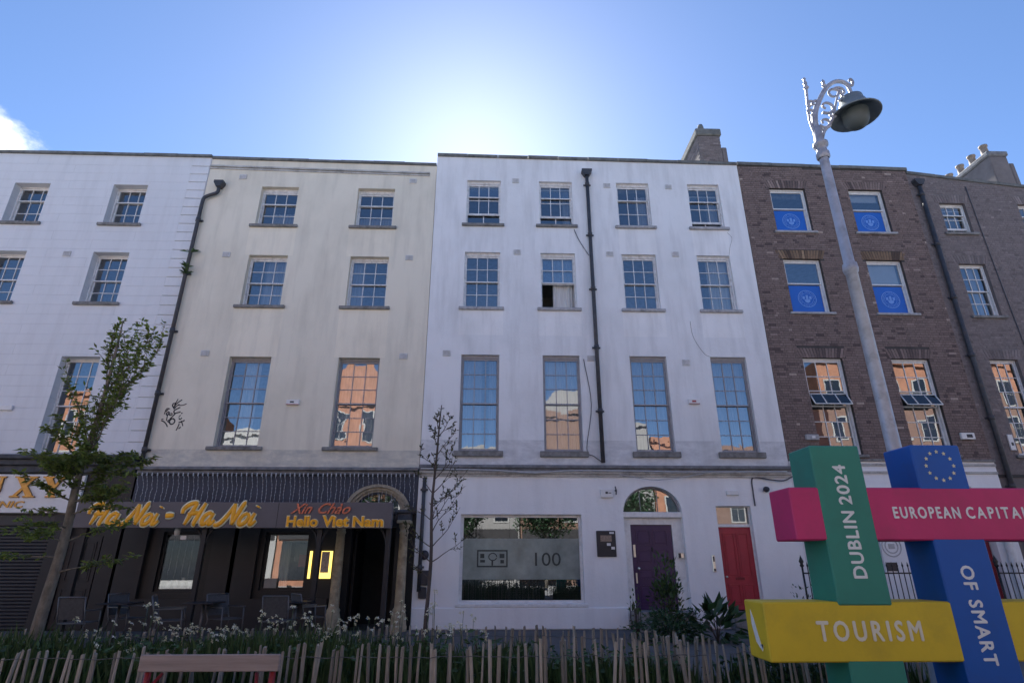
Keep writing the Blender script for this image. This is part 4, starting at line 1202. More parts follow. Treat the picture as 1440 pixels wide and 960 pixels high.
d1 = panel_door(C, 3.465, 4.515, 0.53, 2.495, yd + 0.01, 'purple', ((0.05, 0.28), (0.34, 0.47), (0.53, 0.70), (0.75, 0.94)))
d1['label'] = 'dark purple panelled door with white handle plates'
mb = MB(); mb.box(3.50, 3.56, yd - 0.01, yd + 0.009, 1.72, 2.02, bev=.006); mb.box(3.52, 3.56, yd - 0.01, yd + 0.009, 1.12, 1.36, bev=.006); mb.build('handle_plate', 'brass', d1)
mb = MB(); mb.lathe([(0, -0.05), (0.03, -0.045), (0.035, -0.02), (0.015, -0.005), (0.015, 0.03)], (0, 0, 0), 12)
me = mb.mesh('knob', 'brass'); me.transform(Matrix.Rotation(R(-90), 4, 'X')); link('knob', me, d1, (3.60, yd - 0.02, 1.46))
mb = MB(); mb.box(3.96, 4.00, yd - 0.016, yd + 0.009, 1.86, 1.96, bev=.006); mb.build('door_knocker', 'charcoal', d1)
for k, (zz, yy) in enumerate(((0.52, 0.0), (0.33, 0.32))):
    bx('door_step', 'stone_sill', C, 3.28 - 0.05 * k * 0, 4.77, YC - 0.06 - yy - 0.28, YC - 0.06 - yy + 0.0 if k else yd + 0.06, 0.121, zz - 0.0, bev=0.015)
# red door
yr = YC + 0.10
fr = MB()
fr.box(5.66, 5.69, yr, yr + 0.06, 0.5, 2.95); fr.box(6.53, 6.56, yr, yr + 0.06, 0.5, 2.95); fr.box(5.69, 6.53, yr - 0.02, yr + 0.06, 2.44, 2.51); fr.box(5.69, 6.53, yr, yr + 0.06, 2.92, 2.95)
fr.build('door_surround', 'white_paint', C, False)
MB().add([(5.69, yr + .03, 2.51), (6.53, yr + .03, 2.51), (6.53, yr + .03, 2.92), (5.69, yr + .03, 2.92)], [(0, 1, 2, 3)]).build('transom_pane', 'shop_glass', C, False)
bx('transom_blind', 'interior', C, 5.68, 6.54, yr + .09, yr + .10, 2.50, 2.94)
d2 = panel_door(C, 5.69, 6.53, 0.53, 2.44, yr + 0.01, 'red_door', ((0.06, 0.30), (0.38, 0.92)))
d2['label'] = 'red panelled door with a letterbox'
bx('letterbox', 'dark_red', d2, 6.00, 6.22, yr - 0.008, yr + 0.009, 1.20, 1.26, bev=.005)
mb = MB(); mb.lathe([(0, -0.05), (0.022, -0.045), (0.026, -0.02), (0.012, -0.005), (0.012, 0.03)], (0, 0, 0), 12)
me = mb.mesh('knob', 'brass'); me.transform(Matrix.Rotation(R(-90), 4, 'X')); link('knob', me, d2, (5.76, yr - 0.02, 1.27))
bx('door_step', 'stone_sill', C, 5.67, 6.55, YC - 0.36, yr + 0.06, 0.121, 0.50, bev=0.015)
# chimney stack of the white house, long along the party wall
ck = MB()
ck.box(7.72, 8.60, 17.5, 20.8, 12.9, 17.05, bev=0.03)
cko = ck.build('chimney', 'mortar_e', C)
MB().box(7.66, 8.66, 17.44, 20.86, 17.051, 17.38, bev=0.04).build('chimney_cap', 'coping', cko)
MB().box(8.602, 8.80, 17.5, 20.8, 12.9, 16.52, bev=0.03).build('flue_breast', 'mortar_e', cko)
mb = MB(); mb.lathe([(0.13, 0), (0.12, 0.22), (0.09, 0.34), (0.0, 0.36)], (7.98, 17.7, 17.38), 14); mb.build('chimney_pot', 'coping', cko)
r_ = random.Random(12)
st = MB()
for c in range(44):
    z = 13.6 + c * 0.078
    x = 7.73 + (0.11 if c % 2 else 0)
    while x < 8.5:
        st.brick(x, min(x + 0.21, 8.59), 17.492, 17.502, z, z + 0.066, min(1, max(0, r_.gauss(.4, .2)))); x += 0.222
    y = 17.52 + (0.11 if c % 2 else 0)
    while y < 20.6:
        t_ = min(1, max(0, r_.gauss(.4, .2)))
        st.add([(7.712, y, z), (7.712, y + .21, z), (7.712, y + .21, z + .066), (7.712, y, z + .066), (7.722, y, z), (7.722, y + .21, z), (7.722, y + .21, z + .066), (7.722, y, z + .066)], [(0,3,2,1),(0,1,5,4),(3,7,6,2),(0,4,7,3),(1,2,6,5)], t_); y += 0.222
o = st.build('chimney_bricks', 'brick_e', cko, False); o['kind'] = 'stuff'
# cables along the cornice
def cable(parent, pts, r=0.012, mat='cable', name='cable'):
    mb = MB(); mb.tube(catmull(pts, 5), r, 6); return mb.build(name, mat, parent)
cable(C, [(-1.9, YC - .17, 3.84), (0, YC - .17, 3.80), (1.0, YC - .18, 3.74), (1.9, YC - .17, 3.80), (3.5, YC - .17, 3.80), (5.0, YC - .18, 3.78), (7.6, YC - .17, 3.80)], 0.018, 'cable_light')
cable(C, [(6.68, YC - .05, 2.95), (6.68, YC - .05, 3.30), (6.70, YC - .05, 3.62), (6.85, YC - .06, 3.66), (7.2, YC - .10, 3.60), (7.5, YC - .12, 3.58), (7.74, YC - .14, 3.68)], 0.018)
cable(C, [(2.45, YC - .02, 6.9), (2.6, YC - .03, 5.6), (2.42, YC - .03, 4.4), (2.6, YC - .03, 4.2), (2.8, YC - .03, 4.05)], 0.010, 'cable')
cable(C, [(2.35, YC - .02, 11.1), (2.5, YC - .02, 10.7), (2.76, YC - .03, 10.2)], 0.010, 'cable')
cable(C, [(3.2, YC - .17, 3.72), (4.2, YC - .15, 3.58), (5.4, YC - .17, 3.74)], 0.009, 'cable_light')
# cracks in the render: thin dark fissures
cable(C, [(5.60, YC - .001, 8.1), (5.62, YC - .001, 7.7), (5.72, YC - .001, 7.4), (5.90, YC - .001, 7.1), (6.03, YC - .001, 7.02)], 0.005, 'cable', 'crack')
cable(C, [(7.10, YC - .001, 11.1), (7.22, YC - .001, 10.9), (7.12, YC - .001, 10.6), (7.05, YC - .001, 10.3)], 0.004, 'cable', 'crack')
# fittings on the wall
def wallbox(name, label, cat, x0, x1, z0, z1, y, d, mat='plastic_white', mark=None, group=None):
    t = thing(name, ((x0 + x1) / 2, y, z0), label, cat, group)
    bx('casing', mat, t, x0, x1, y - d, y - 0.001, z0, z1, bev=0.012)
    if mark:
        for (m_, a, b, c, e) in mark:
            bx('mark', m_, t, x0 + (x1 - x0) * a, x0 + (x1 - x0) * b, y - d - 0.003, y - d - 0.0005, z0 + (z1 - z0) * c, z0 + (z1 - z0) * e)
    return t
YG = YC - 0.03
GA = 'alarm boxes'
wallbox('alarm_box', 'white alarm box above the shop window left of the purple door arch', 'alarm box', 2.71, 3.03, 3.14, 3.35, YG, 0.07, mark=[('plastic_dark', .38, .58, .45, .7), ('plastic_dark', .62, .85, .5, .6)], group=GA)
wallbox('alarm_box', 'white alarm box with red base between the two right windows of the white house', 'alarm box', 5.27, 5.58, 5.62, 5.77, YC, 0.07, mark=[('plastic_red', .3, .65, .35, .7), ('plastic_red', 0.02, .98, 0.02, .14)], group=GA)
wallbox('alarm_box', 'white alarm box between the two tall windows of the cream house', 'alarm box', -5.60, -5.25, 5.52, 5.66, YF, 0.07, mark=[('plastic_dark', .3, .6, .4, .7), ('plastic_red', 0.02, .98, 0.02, .14)], group=GA)
wallbox('alarm_box', 'white alarm box on the painted brick house at the left picture edge', 'alarm box', -13.05, -12.70, 5.32, 5.45, YF, 0.07, group=GA)
wallbox('bulkhead_light', 'long white bulkhead light above the red door transom', 'light', 5.97, 6.29, 3.21, 3.33, YG, 0.06)
wallbox('intercom_panel', 'steel intercom strip left of the red door', 'intercom', 5.40, 5.48, 1.38, 1.78, YG, 0.03, 'brass', mark=[('plastic_dark', .2, .8, .05, .2), ('plastic_dark', .25, .75, .6, .9)])
wallbox('door_keypad', 'small keypad box right of the purple door', 'keypad', 4.60, 4.77, 1.69, 1.83, yd - 0.03, 0.05, 'brass', mark=[('plastic_dark', .05, .45, .1, .9)])
nb = wallbox('notice_board', 'black notice plaque with faded print between shop window and purple door', 'plaque', 2.55, 3.03, 1.73, 2.34, YG, 0.04, 'plaque', mark=[('plaque_print', .2, .78, .58, .82), ('plastic_white', .52, .72, .42, .52), ('plastic_white', .74, .92, .28, .38), ('plastic_white', .68, .92, .88, .95)])
wallbox('meter_box', 'dark square meter box beside the right doorcase column', 'box', -2.07 + .24, -1.79 + .24, 1.09, 1.42, YG - 0.0, 0.07, 'plastic_dark')
wallbox('letter_box', 'small black letter box under the meter box', 'box', -1.80, -1.61, 0.80, 1.05, YG, 0.07, 'plastic_dark')
mb = MB(); mb.lathe([(0.0, 0.0), (0.10, 0.0), (0.11, 0.02), (0.11, 0.05), (0.0, 0.05)], (0, 0, 0), 18)
me = mb.mesh('round_plaque', 'plastic_dark'); me.transform(Matrix.Rotation(R(90), 4, 'X'))
o = link('round_plaque', me, None, (-1.60 - 0.10, YG - 0.002, 1.77)); tag(o, 'round dark plaque above the meter box by the downpipe', 'plaque')
mb = MB(); mb.lathe([(0.0, 0.0), (0.06, 0.0), (0.075, 0.05), (0.06, 0.12), (0.0, 0.12)], (0, 0, 0), 14)
me = mb.mesh('security_camera', 'plastic_dark'); me.transform(Matrix.Rotation(R(90), 4, 'X'))
o = link('security_camera', me, None, (7.02, YG - 0.002, 3.36)); tag(o, 'small dark dome camera on the white wall above the pink beam', 'camera')
mb = MB(); mb.tube([(3.10, YG - 0.03, 3.42), (3.12, YG - 0.05, 3.32), (3.11, YG - 0.04, 3.22)], 0.014, 6); mb.box(3.09, 3.14, YG - 0.03, YG - 0.001, 3.30, 3.34)
tag(mb.build('wall_hook', 'cable', None), 'small iron hook on the wall beside the fanlight arch', 'hook')

# ---- brown brick house
D = thing('terrace_house', (10.5, YF, 0.12), 'brown brick house with blue window films behind the lamp post', 'house', 'terrace houses')
DX = (7.78, 13.34)
DC = [(8.70, 9.85), (11.27, 12.38)]
DR = [(11.19, 12.79), (8.43, 10.22), (4.28, 7.02)]
dh = [(a, b, c, d) for (a, b) in DC for (c, d) in DR]
wall(D, 'upper_wall', 'mortar_d', DX[0], DX[1], 4.16, 13.66, 13.56, YF, dh, depth=0.12)
shell(D, DX[0], DX[1], 0.12, 13.6, YF)
coping(D, DX[0], DX[1] + .06, 13.66, 13.56, YF, h=0.11, out=0.05, mat='coping')
brick_wall(D, DX[0], DX[1], 4.16, 13.65, 13.55, YF, dh, ('brick_d', 'brick_yellow'), 21, singles=300)
def emblem(w, cx, cz, y, r):
    mb = MB()
    for rr, t in ((r, 0.011), (r * 0.68, 0.006)):
        mb.tube([(cx + rr * math.cos(2 * math.pi * k / 36), y, cz + rr * math.sin(2 * math.pi * k / 36)) for k in range(37)], t, 6, flat=(Vector((0, 1, 0)), 0.1))
    for k in range(30):
        if k % 10 == 9: continue
        a = 2 * math.pi * k / 30
        q = r * 0.84
        mb.box(cx + q * math.cos(a) - 0.009, cx + q * math.cos(a) + 0.009, y - 0.002, y, cz + q * math.sin(a) - 0.016, cz + q * math.sin(a) + 0.016)
    # a castle-like crest: three small towers on a shield
    for dx, h in ((-0.38, 0.30), (0, 0.45), (0.38, 0.30)):
        mb.box(cx + dx * r - r * .13, cx + dx * r + r * .13, y - 0.002, y, cz - r * 0.05, cz + r * h)
    mb.prism([(cx - r * .34, cz - r * .08), (cx + r * .34, cz - r * .08), (cx + r * .26, cz - r * .38), (cx, cz - r * .52), (cx - r * .26, cz - r * .38)], 'y', y - 0.002, y)
    mb.build('crest_emblem', 'emblem', w)
for i, (a, b) in enumerate(DC):
    for j, (c, d) in enumerate(DR):
        if j < 2:
            w = window(D, a, b, c, d, YF, 1, 1, cols=1, rev=0.085, paint='white_paint', sill='sill_light', sill_h=0.07, box=0.05, sillw=0.10, meet=c + (d - c) * 0.56)
            zc = c + (d - c) * 0.55
            blind(w, a + 0.10, b - 0.10, c + 0.08, zc - 0.03, YF + 0.158, 'blue_film', 'blue_film')
            emblem(w, (a + b) / 2 + 0.02, (c + zc) / 2 + 0.03, YF + 0.154, 0.27)
            if i == 1: blind(w, a + 0.08, b - 0.08, zc + (0.4 if j == 0 else 0.03), d - 0.06, YF + 0.25, 'blind')
        else:
            w = window(D, a, b, c, d, YF, 3, 3, cols=3, rev=0.085, paint='white_paint', sill='stone_sill', sill_h=0.08, box=0.05)
            blind(w, a + 0.06, b - 0.06, c + 0.02, c + (d - c) * 0.46, YF + 0.26, 'purple_blind')
            # the hopper light tilted open at mid height
            z1_ = c + (d - c) * 0.62; z0_ = c + (d - c) * 0.50
            mb = MB()
            ho = 0.20
            def hp(x, t): return (x, YF + 0.08 - ho * (1 - t), z0_ + (z1_ - z0_) * t)
            for (p, q) in ((hp(a + .06, 0), hp(b - .06, 0)), (hp(a + .06, 1), hp(b - .06, 1)), (hp(a + .06, 0), hp(a + .06, 1)), (hp(b - .06, 0), hp(b - .06, 1)), (hp(a + (b - a) / 3, 0), hp(a + (b - a) / 3, 1)), (hp(a + (b - a) * 2 / 3, 0), hp(a + (b - a) * 2 / 3, 1))):
                mb.tube([p, q], 0.018, 6)
            mb.build('open_light', 'white_paint', w)
            MB().add([hp(a + .06, 0), hp(b - .06, 0), hp(b - .06, 1), hp(a + .06, 1)], [(0, 1, 2, 3)]).build('pane', 'dark_glass', w, False)
wallbox('alarm_box', 'grey alarm box on brick left of the green post top', 'alarm box', 8.34, 8.70, 4.66, 4.81, YF - .008, 0.08, 'sill_light', mark=[('plastic_white', .45, .7, .3, .7)], group=GA)
wallbox('alarm_box', 'white alarm box on brick right of the blue post top', 'alarm box', 12.62, 13.0, 4.70, 4.88, YF - .008, 0.08, mark=[('plastic_dark', .38, .8, .25, .75)], group=GA)
# its white ground floor with two doorways
bx('string_course', 'stone_sill', D, DX[0] + .003, DX[1] - .003, YF - 0.10, YF + 0.02, 4.10, 4.158)
wall(D, 'ground_floor_wall', 'ground_white', DX[0], DX[1], 0.12, 4.10, 4.10, YF - 0.04, [(11.10, 12.76, 0.30, 2.85), (8.55, 9.75, 1.35, 2.75)], depth=0.25, arches=[(11.10, 12.76, 2.85, 3.68)], bandz=0.2)
mb = MB()
for z in (3.98, 3.78, 3.36):
    mb.box(DX[0] + .003, DX[1] - .003, YF - 0.075, YF - 0.041, z, z + 0.06)
mb.build('string_mouldings', 'moulding', D, False)
pts = [(11.93 + 0.82 * math.cos(math.pi * k / 20), 2.86 + 0.80 * math.sin(math.pi * k / 20)) for k in range(21)]
MB().add([(a, YF + 0.14, b) for a, b in pts], [tuple(range(21))]).build('fanlight', 'glass', D, False)
bx('hall_wall', 'interior', D, 11.0, 12.9, YF + 1.0, YF + 1.05, 0.3, 3.8)
dd = panel_door(D, 11.45, 12.72, 0.35, 2.80, YF + 0.15, 'dark_red', ((0.06, 0.30), (0.36, 0.58), (0.64, 0.94)))
for px in (11.28, 12.98):
    mb = MB(); mb.lathe([(0.12, 0), (0.12, 0.1), (0.10, 0.14), (0.095, 2.2), (0.12, 2.26), (0.12, 2.36)], (px, YF - 0.16, 0.45), 16); mb.build('door_column', 'white_paint', D)
bx('door_step', 'stone_sill', D, 11.0, 13.1, YF - 0.6, YF - 0.05, 0.121, 0.34, bev=.02)
gfw = shop_window(D, 8.55, 9.75, 1.35, 2.75, YF + 0.08, 'white_paint', glass='glass')
bx('dark_blind', 'interior_dark', gfw, 8.6, 9.7, YF + 0.20, YF + 0.21, 1.4, 2.7)
o = thing('round_sign', (9.95, YF, 1.97), 'round emblem sign on the white wall seen between green and blue posts', 'sign')
mb = MB()
for rr in (0.24, 0.16): mb.tube([(10.02 + rr * math.cos(2 * math.pi * k / 30), YF - 0.05, 1.98 + rr * math.sin(2 * math.pi * k / 30)) for k in range(31)], 0.014, 6, flat=(Vector((0, 1, 0)), 0.3))
mb.box(9.94, 10.10, YF - 0.054, YF - 0.044, 1.92, 2.04, bev=.003)
mb.build('emblem_ring', 'cable_light', o)
bx('dark_panel', 'plaque', o, 9.80, 10.06, YF - 0.055, YF - 0.041, 1.40, 1.60)

# ---- grey brown brick house at the right
Eb = thing('terrace_house', (15.5, YF, 0.12), 'grey-brown brick house with chimney pots at the right edge', 'house', 'terrace houses')
EX = (13.36, 20.1)
ECs = [(14.17, 15.01), (16.75, 17.62)]
ER = [(11.25, 12.36), (8.40, 10.15), (4.29, 7.04)]
eh = [(a, b, c, d) for (a, b) in ECs for (c, d) in ER]
YE = YF + 0.03
wall(Eb, 'upper_wall', 'mortar_e', EX[0], EX[1], 3.75, 13.46, 12.64, YE, eh, depth=0.14)
shell(Eb, EX[0], EX[1], 0.12, 12.75, YE, depth=8.9)
coping(Eb, EX[0] + 0.02, EX[1], 13.46, 12.64, YE, h=0.10, out=0.04)
brick_wall(Eb, EX[0], EX[1], 3.78, 13.45, 12.63, YE, eh, ('brick_e', 'brick_e'), 33, smooth=True)
for i, (a, b) in enumerate(ECs):
    for j, (c, d) in enumerate(ER):
        u, lo = ((1, 2), (2, 2), (3, 3))[j]
        window(Eb, a, b, c, d, YE, u, lo, rev=0.10, paint='white_paint' if j < 2 else 'old_white', sill='stone_sill', sill_h=0.08, lower_lift=0.18 if (i, j) == (0, 0) else 0, curtain=[(0, 1, 0, 1, 'curtain_brown', 50 + i)] if j == 2 else ([(0.55, 1, 0, 1, 'curtain_grey', 60 + i)] if j == 1 else None))
downpipe(Eb, 13.62, 0.2, 12.92, YE, r=0.062)
cable(Eb, [(15.22, YE - .02, 13.0), (15.28, YE - .02, 10), (15.4, YE - .02, 6), (15.4, YE - .02, 4)], 0.016)
bx('shop_band', 'charcoal', Eb, EX[0] + .02, EX[1], YE - 0.04, YE - 0.009, 3.70, 3.775)
wall(Eb, 'ground_floor_wall', 'mortar_e', EX[0], EX[1], 0.12, 3.75, 3.75, YE - 0.005, [(14.1, 15.1, 0.9, 2.9)], depth=0.14)
shop_window(Eb, 14.1, 15.1, 0.9, 2.9, YE + 0.06, 'old_white', glass='glass')
wallbox('street_sign_plate', 'white plate on grey-brown brick beside the tall curtained window', 'sign', 13.95, 14.10, 4.42, 4.85, YE - .006, 0.05, mark=[('plastic_dark', .3, .7, .3, .5)])
ck = MB(); ck.box(19.10, 19.82, 17.5, 20.6, 11.5, 16.35, bev=0.03)
cko = ck.build('chimney', 'mortar_e', Eb)
MB().box(19.04, 19.88, 17.44, 20.66, 16.351, 16.58, bev=0.05).build('chimney_cap', 'cornice_grey', cko)
MB().box(19.822, 20.02, 17.5, 20.6, 11.5, 16.05, bev=0.04).build('flue_breast', 'mortar_e', cko)
for k in range(4):
    mb = MB(); mb.lathe([(0.15, 0), (0.13, 0.05), (0.115, 0.34), (0.15, 0.36), (0.15, 0.42), (0.10, 0.43), (0.10, 0.2)], (19.24, 17.72 + k * 0.60, 16.581), 16); mb.build('chimney_pot', 'pot', cko)

# ================================================================ the hashtag sign
YS, TS = 4.6, 0.35
hs = thing('hashtag_sign', (3.2, YS + 0.17, 0.12), 'giant four-coloured hashtag sign of woven square beams with white lettering', 'sign')
def beam(name, mat, boxes, bev=0.010):
    mb = MB()
    for b in boxes: mb.box(*b, bev=bev)
    return mb.build(name, mat, hs)
gp = beam('green_post', 'sign_green', [(2.575, 2.985, YS - 0.009, YS + TS - 0.001, 1.30, 2.495), (2.575, 2.985, YS + 0.003, YS + TS - 0.001, 0.13, 0.95)])
pk = beam('pink_beam', 'sign_pink', [(2.345, 4.76, YS - 0.006, YS + TS - 0.004, 1.76, 2.16)])
bp_ = beam('blue_post', 'sign_blue', [(3.425, 3.84, YS - 0.003, YS + TS - 0.002, 0.13, 2.505)])
yb = beam('yellow_beam', 'sign_yellow', [(2.005, 4.40, YS, YS + TS - 0.003, 0.925, 1.325)])
for o, l_ in ((gp, 'green upright post lettered DUBLIN 2024'), (pk, 'pink upper beam lettered EUROPEAN CAPITAL'), (bp_, 'blue upright post lettered OF SMART under a ring of stars'), (yb, 'yellow lower beam lettered TOURISM')): o['label'] = l_
put_text('lettering', 'DUBLIN', (2.735, 2.835, 1.49, 1.975), YS - 0.0105, 'sign_white', gp, depth=0.003, rot=90, bold=0.0035, spacing=1.12)
put_text('lettering', '2024', (2.735, 2.835, 2.03, 2.335), YS - 0.0105, 'sign_white', gp, depth=0.003, rot=90, bold=0.0035, spacing=1.10)
put_text('lettering', 'EUROPEAN', (3.155, 3.69, 1.925, 2.01), YS - 0.0075, 'sign_white', pk, depth=0.003, bold=0.003, spacing=1.30)
put_text('lettering', 'CAPITAL', (3.745, 4.245, 1.925, 2.01), YS - 0.0075, 'sign_white', pk, depth=0.003, bold=0.003, spacing=1.40)
put_text('lettering', 'OF', (3.575, 3.675, 1.41, 1.575), YS - 0.0045, 'sign_white', bp_, depth=0.003, rot=-90, bold=0.0035, spacing=1.12)
put_text('lettering', 'SMART', (3.575, 3.675, 0.905, 1.335), YS - 0.0045, 'sign_white', bp_, depth=0.003, rot=-90, bold=0.0035, spacing=1.18)
put_text('lettering', 'TOURISM', (2.385, 3.165, 1.065, 1.195), YS - 0.0015, 'sign_cream', yb, depth=0.003, bold=0.0045, spacing=1.38)
for k in range(12):
    a = 2 * math.pi * k / 12
    cx, cz = 3.635 + 0.115 * math.cos(a), 2.335 + 0.115 * math.sin(a)
    poly = []
    for q in range(10):
        rr = 0.017 if q % 2 == 0 else 0.008
        t = math.pi / 2 + q * math.pi / 5
        poly.append((cx + rr * math.cos(t), cz + rr * math.sin(t)))
    MB().prism(poly, 'y', YS - 0.0055, YS - 0.0031).build('star', 'star', bp_)
MB().prism([(YS + 0.24, 1.26), (YS + 0.20, 1.20), (YS + 0.12, 1.02), (YS + 0.10, 1.00), (YS + 0.085, 1.03), (YS + 0.11, 0.985), (YS + 0.20, 1.04), (YS + 0.245, 1.16)], 'x', 2.002, 2.0049).build('white_arrow_mark', 'sign_white', yb)
for x in (2.78, 3.63):
    MB().box(x - 0.30, x + 0.30, YS - 0.12, YS + TS + 0.12, 0.1205, 0.14, bev=0.004).build('base_plate', 'charcoal', hs)

# ================================================================ street lamp
LX, LY = 3.935, 5.5
lp = thing('street_lamp', (LX, LY, 0.12), 'tall ornate grey lamp post with scrolled bracket and hanging hood', 'street lamp')
mb = MB()
mb.lathe([(0.17, 0.0), (0.17, 0.25), (0.15, 0.28), (0.13, 0.9), (0.15, 0.93), (0.15, 1.0), (0.115, 1.06), (0.098, 1.1), (0.074, 1.2), (0.066, 2.8), (0.061, 4.47), (0.073, 4.48), (0.079, 4.52), (0.073, 4.58), (0.056, 4.60), (0.052, 5.9), (0.052, 6.02)], (LX, LY, 0.12), 20)
po = mb.build('pole', 'lamp_paint', lp)
mb = MB(); mb.lathe([(0.060, 6.02), (0.075, 6.04), (0.075, 6.10), (0.058, 6.13), (0.058, 6.19), (0.085, 6.21), (0.085, 6.25), (0.055, 6.28), (0.045, 6.5), (0.0, 6.52)], (LX, LY, 0.12), 18)
mb.build('collar', 'lamp_paint', po)
def lpt(pts): return [(x, LY, z) for x, z in pts]
mb = MB()
main = catmull(lpt([(3.935, 6.35), (3.93, 6.53), (3.935, 6.72), (3.98, 6.89), (4.08, 7.09), (4.19, 7.26), (4.31, 7.36), (4.42, 7.37), (4.485, 7.30), (4.50, 7.14)]), 6)
mb.tube(main, [0.042 - 0.022 * i / (len(main) - 1) for i in range(len(main))], 10)
arm = mb.build('bracket_arm', 'lamp_paint', lp)
def spiral(cx, cz, r0, r1, a0, a1, n=22):
    return [(cx + (r0 + (r1 - r0) * k / n) * math.cos(a0 + (a1 - a0) * k / n), LY, cz + (r0 + (r1 - r0) * k / n) * math.sin(a0 + (a1 - a0) * k / n)) for k in range(n + 1)]
SCR = [spiral(4.13, 6.95, 0.11, 0.03, -2.2, 4.2), spiral(4.27, 7.16, 0.12, 0.03, -1.2, 5.4), spiral(4.06, 6.70, 0.09, 0.025, -2.6, 3.8), spiral(4.20, 6.82, 0.07, 0.02, 0.5, 6.2),
       spiral(4.36, 7.20, 0.08, 0.02, 2.6, -2.8), spiral(4.02, 7.0, 0.06, 0.02, 3.6, -1.0),
       catmull(lpt([(3.97, 6.43), (4.03, 6.57), (4.15, 6.72), (4.21, 6.86), (4.26, 7.0), (4.36, 7.26)]), 5), catmull(lpt([(4.06, 6.60), (4.01, 6.58), (3.98, 6.62)]), 4),
       spiral(3.90, 6.86, 0.055, 0.015, -1.4, 4.4, 14), spiral(3.95, 7.00, 0.055, 0.015, 4.4, -1.2, 14), catmull(lpt([(4.44, 7.36), (4.53, 7.31), (4.56, 7.37), (4.535, 7.42), (4.515, 7.38)]), 5)]
for q in SCR:
    mb = MB(); n_ = len(q); mb.tube(q, [0.021 - 0.008 * i / n_ for i in range(n_)], 6); mb.build('scroll', 'lamp_paint', arm)
mb = MB(); mb.tube(catmull(lpt([(3.91, 6.45), (3.875, 6.69), (3.885, 6.88), (3.91, 7.10), (3.925, 7.23)]), 5), 0.016, 8)
f_ = mb.build('finial_rod', 'lamp_paint', lp)
mb = MB(); mb.lathe([(0.012, 0), (0.035, 0.03), (0.018, 0.07), (0.026, 0.11), (0.012, 0.15), (0.022, 0.18), (0.0, 0.21)], (3.928, LY, 7.22), 10); mb.build('finial', 'lamp_paint', f_)
mb = MB(); mb.lathe([(0.0, 0.0), (0.03, 0.03), (0.015, 0.07), (0.022, 0.10), (0.0, 0.15)], (4.17, LY, 7.26), 10); mb.build('finial', 'lamp_paint', arm)
HX = 4.475
mb = MB(); mb.lathe([(0.0, 7.16), (0.04, 7.15), (0.05, 7.12), (0.13, 7.09), (0.14, 7.02), (0.155, 7.0), (0.17, 6.93), (0.21, 6.90), (0.29, 6.825), (0.29, 6.81), (0.277, 6.81), (0.20, 6.87), (0.15, 6.90), (0.0, 6.91)], (HX, LY, 0), 28)
hood = mb.build('lamp_hood', 'lamp_shade', lp)
mb = MB(); mb.lathe([(0.15, 6.86), (0.15, 6.80), (0.14, 6.73), (0.11, 6.67), (0.055, 6.635), (0.0, 6.63)], (HX, LY, 0), 24); mb.build('glass_bowl', 'lamp_glass', hood)
mb = MB(); mb.lathe([(0.10, 6.89), (0.06, 6.86), (0.035, 6.80), (0.035, 6.74), (0.0, 6.72)], (HX, LY, 0), 14); mb.build('lamp_bulb', 'lamp_in', hood)

# ================================================================ paling fences and the planting bed
pal_meshes = []
for k in range(10):
    r_ = random.Random(100 + k); mb = MB()
    n, segs = 5, 6; V = []; F = []
    prof = [0.5 + 0.5 * r_.random() for _ in range(n)]
    bx_, by_ = r_.uniform(-.02, .02), r_.uniform(-.02, .02)
    for s_ in range(segs + 1):
        t = s_ / segs
        rad = (0.0185 + 0.003 * r_.random()) * (1 - 0.18 * t)
        ox, oy = bx_ * math.sin(t * 3), by_ * math.sin(t * 2.6)
        for q in range(n):
            a = 2 * math.pi * q / n + 0.2
            V.append((ox + rad * prof[q] * math.cos(a) * 1.12, oy + rad * prof[q] * math.sin(a) * 0.9, t + (r_.uniform(-.012, .012) if s_ == segs else 0)))
    for s_ in range(segs):
        for q in range(n):
            a, b = s_ * n + q, s_ * n + (q + 1) % n
            F.append((a, b, b + n, a + n))
    F.append(tuple(range(segs * n, segs * n + n)))
    mb.add(V, F); pal_meshes.append(mb.mesh('paling', 'paling'))
def fence(label, path, h, seed, step=0.072, hj=0.035, lean=None):
    """path: list of (x, y); palings wired side by side along it."""
    r = random.Random(seed)
    t = thing('paling_fence', (path[0][0], path[0][1], 0.12), label, 'fence', 'chestnut paling fences')
    P_ = [Vector((p[0], p[1], 0)) for p in path]
    seg = [(P_[i], P_[i + 1]) for i in range(len(P_) - 1)]
    wires = {0.3: [], 0.78: []}
    for (a, b) in seg:
        L = (b - a).length; d = (b - a).normalized()
        s_ = 0
        while s_ < L:
            p = a + d * s_ + Vector((r.uniform(-.015, .015), r.uniform(-.02, .02), 0))
            o = link('paling', r.choice(pal_meshes), t, (p.x, p.y, 0.06))
            hh = h(p.x) + r.uniform(-hj, hj) if callable(h) else h + r.uniform(-hj, hj)
            k = r.uniform(0.75, 1.2)
            o.scale = (k, k, hh)
            ln = lean(p.x) if lean else 0
            o.rotation_euler = (r.gauss(0, 0.03), r.gauss(ln, 0.035), r.uniform(0, 6.28))
            for z in wires: wires[z].append((p.x + ln * z, p.y - 0.025, z + 0.06 + r.uniform(-.01, .01)))
            s_ += step * r.uniform(0.72, 1.25)
    for z, pts in wires.items():
        mb = MB(); mb.tube(pts, 0.0035, 4); mb.build('wire', 'wire', t)
    return t
fence('front row of weathered palings nearest the camera', [(-4.7, 5.55), (-1.5, 5.6), (0.6, 5.6), (1.95, 5.62)], lambda x: 0.80 + 0.018 * (x + 4.7) + 0.01 * math.sin(x * 3), 5, lean=lambda x: -0.10 * max(0, (x - 0.4) / 1.6))
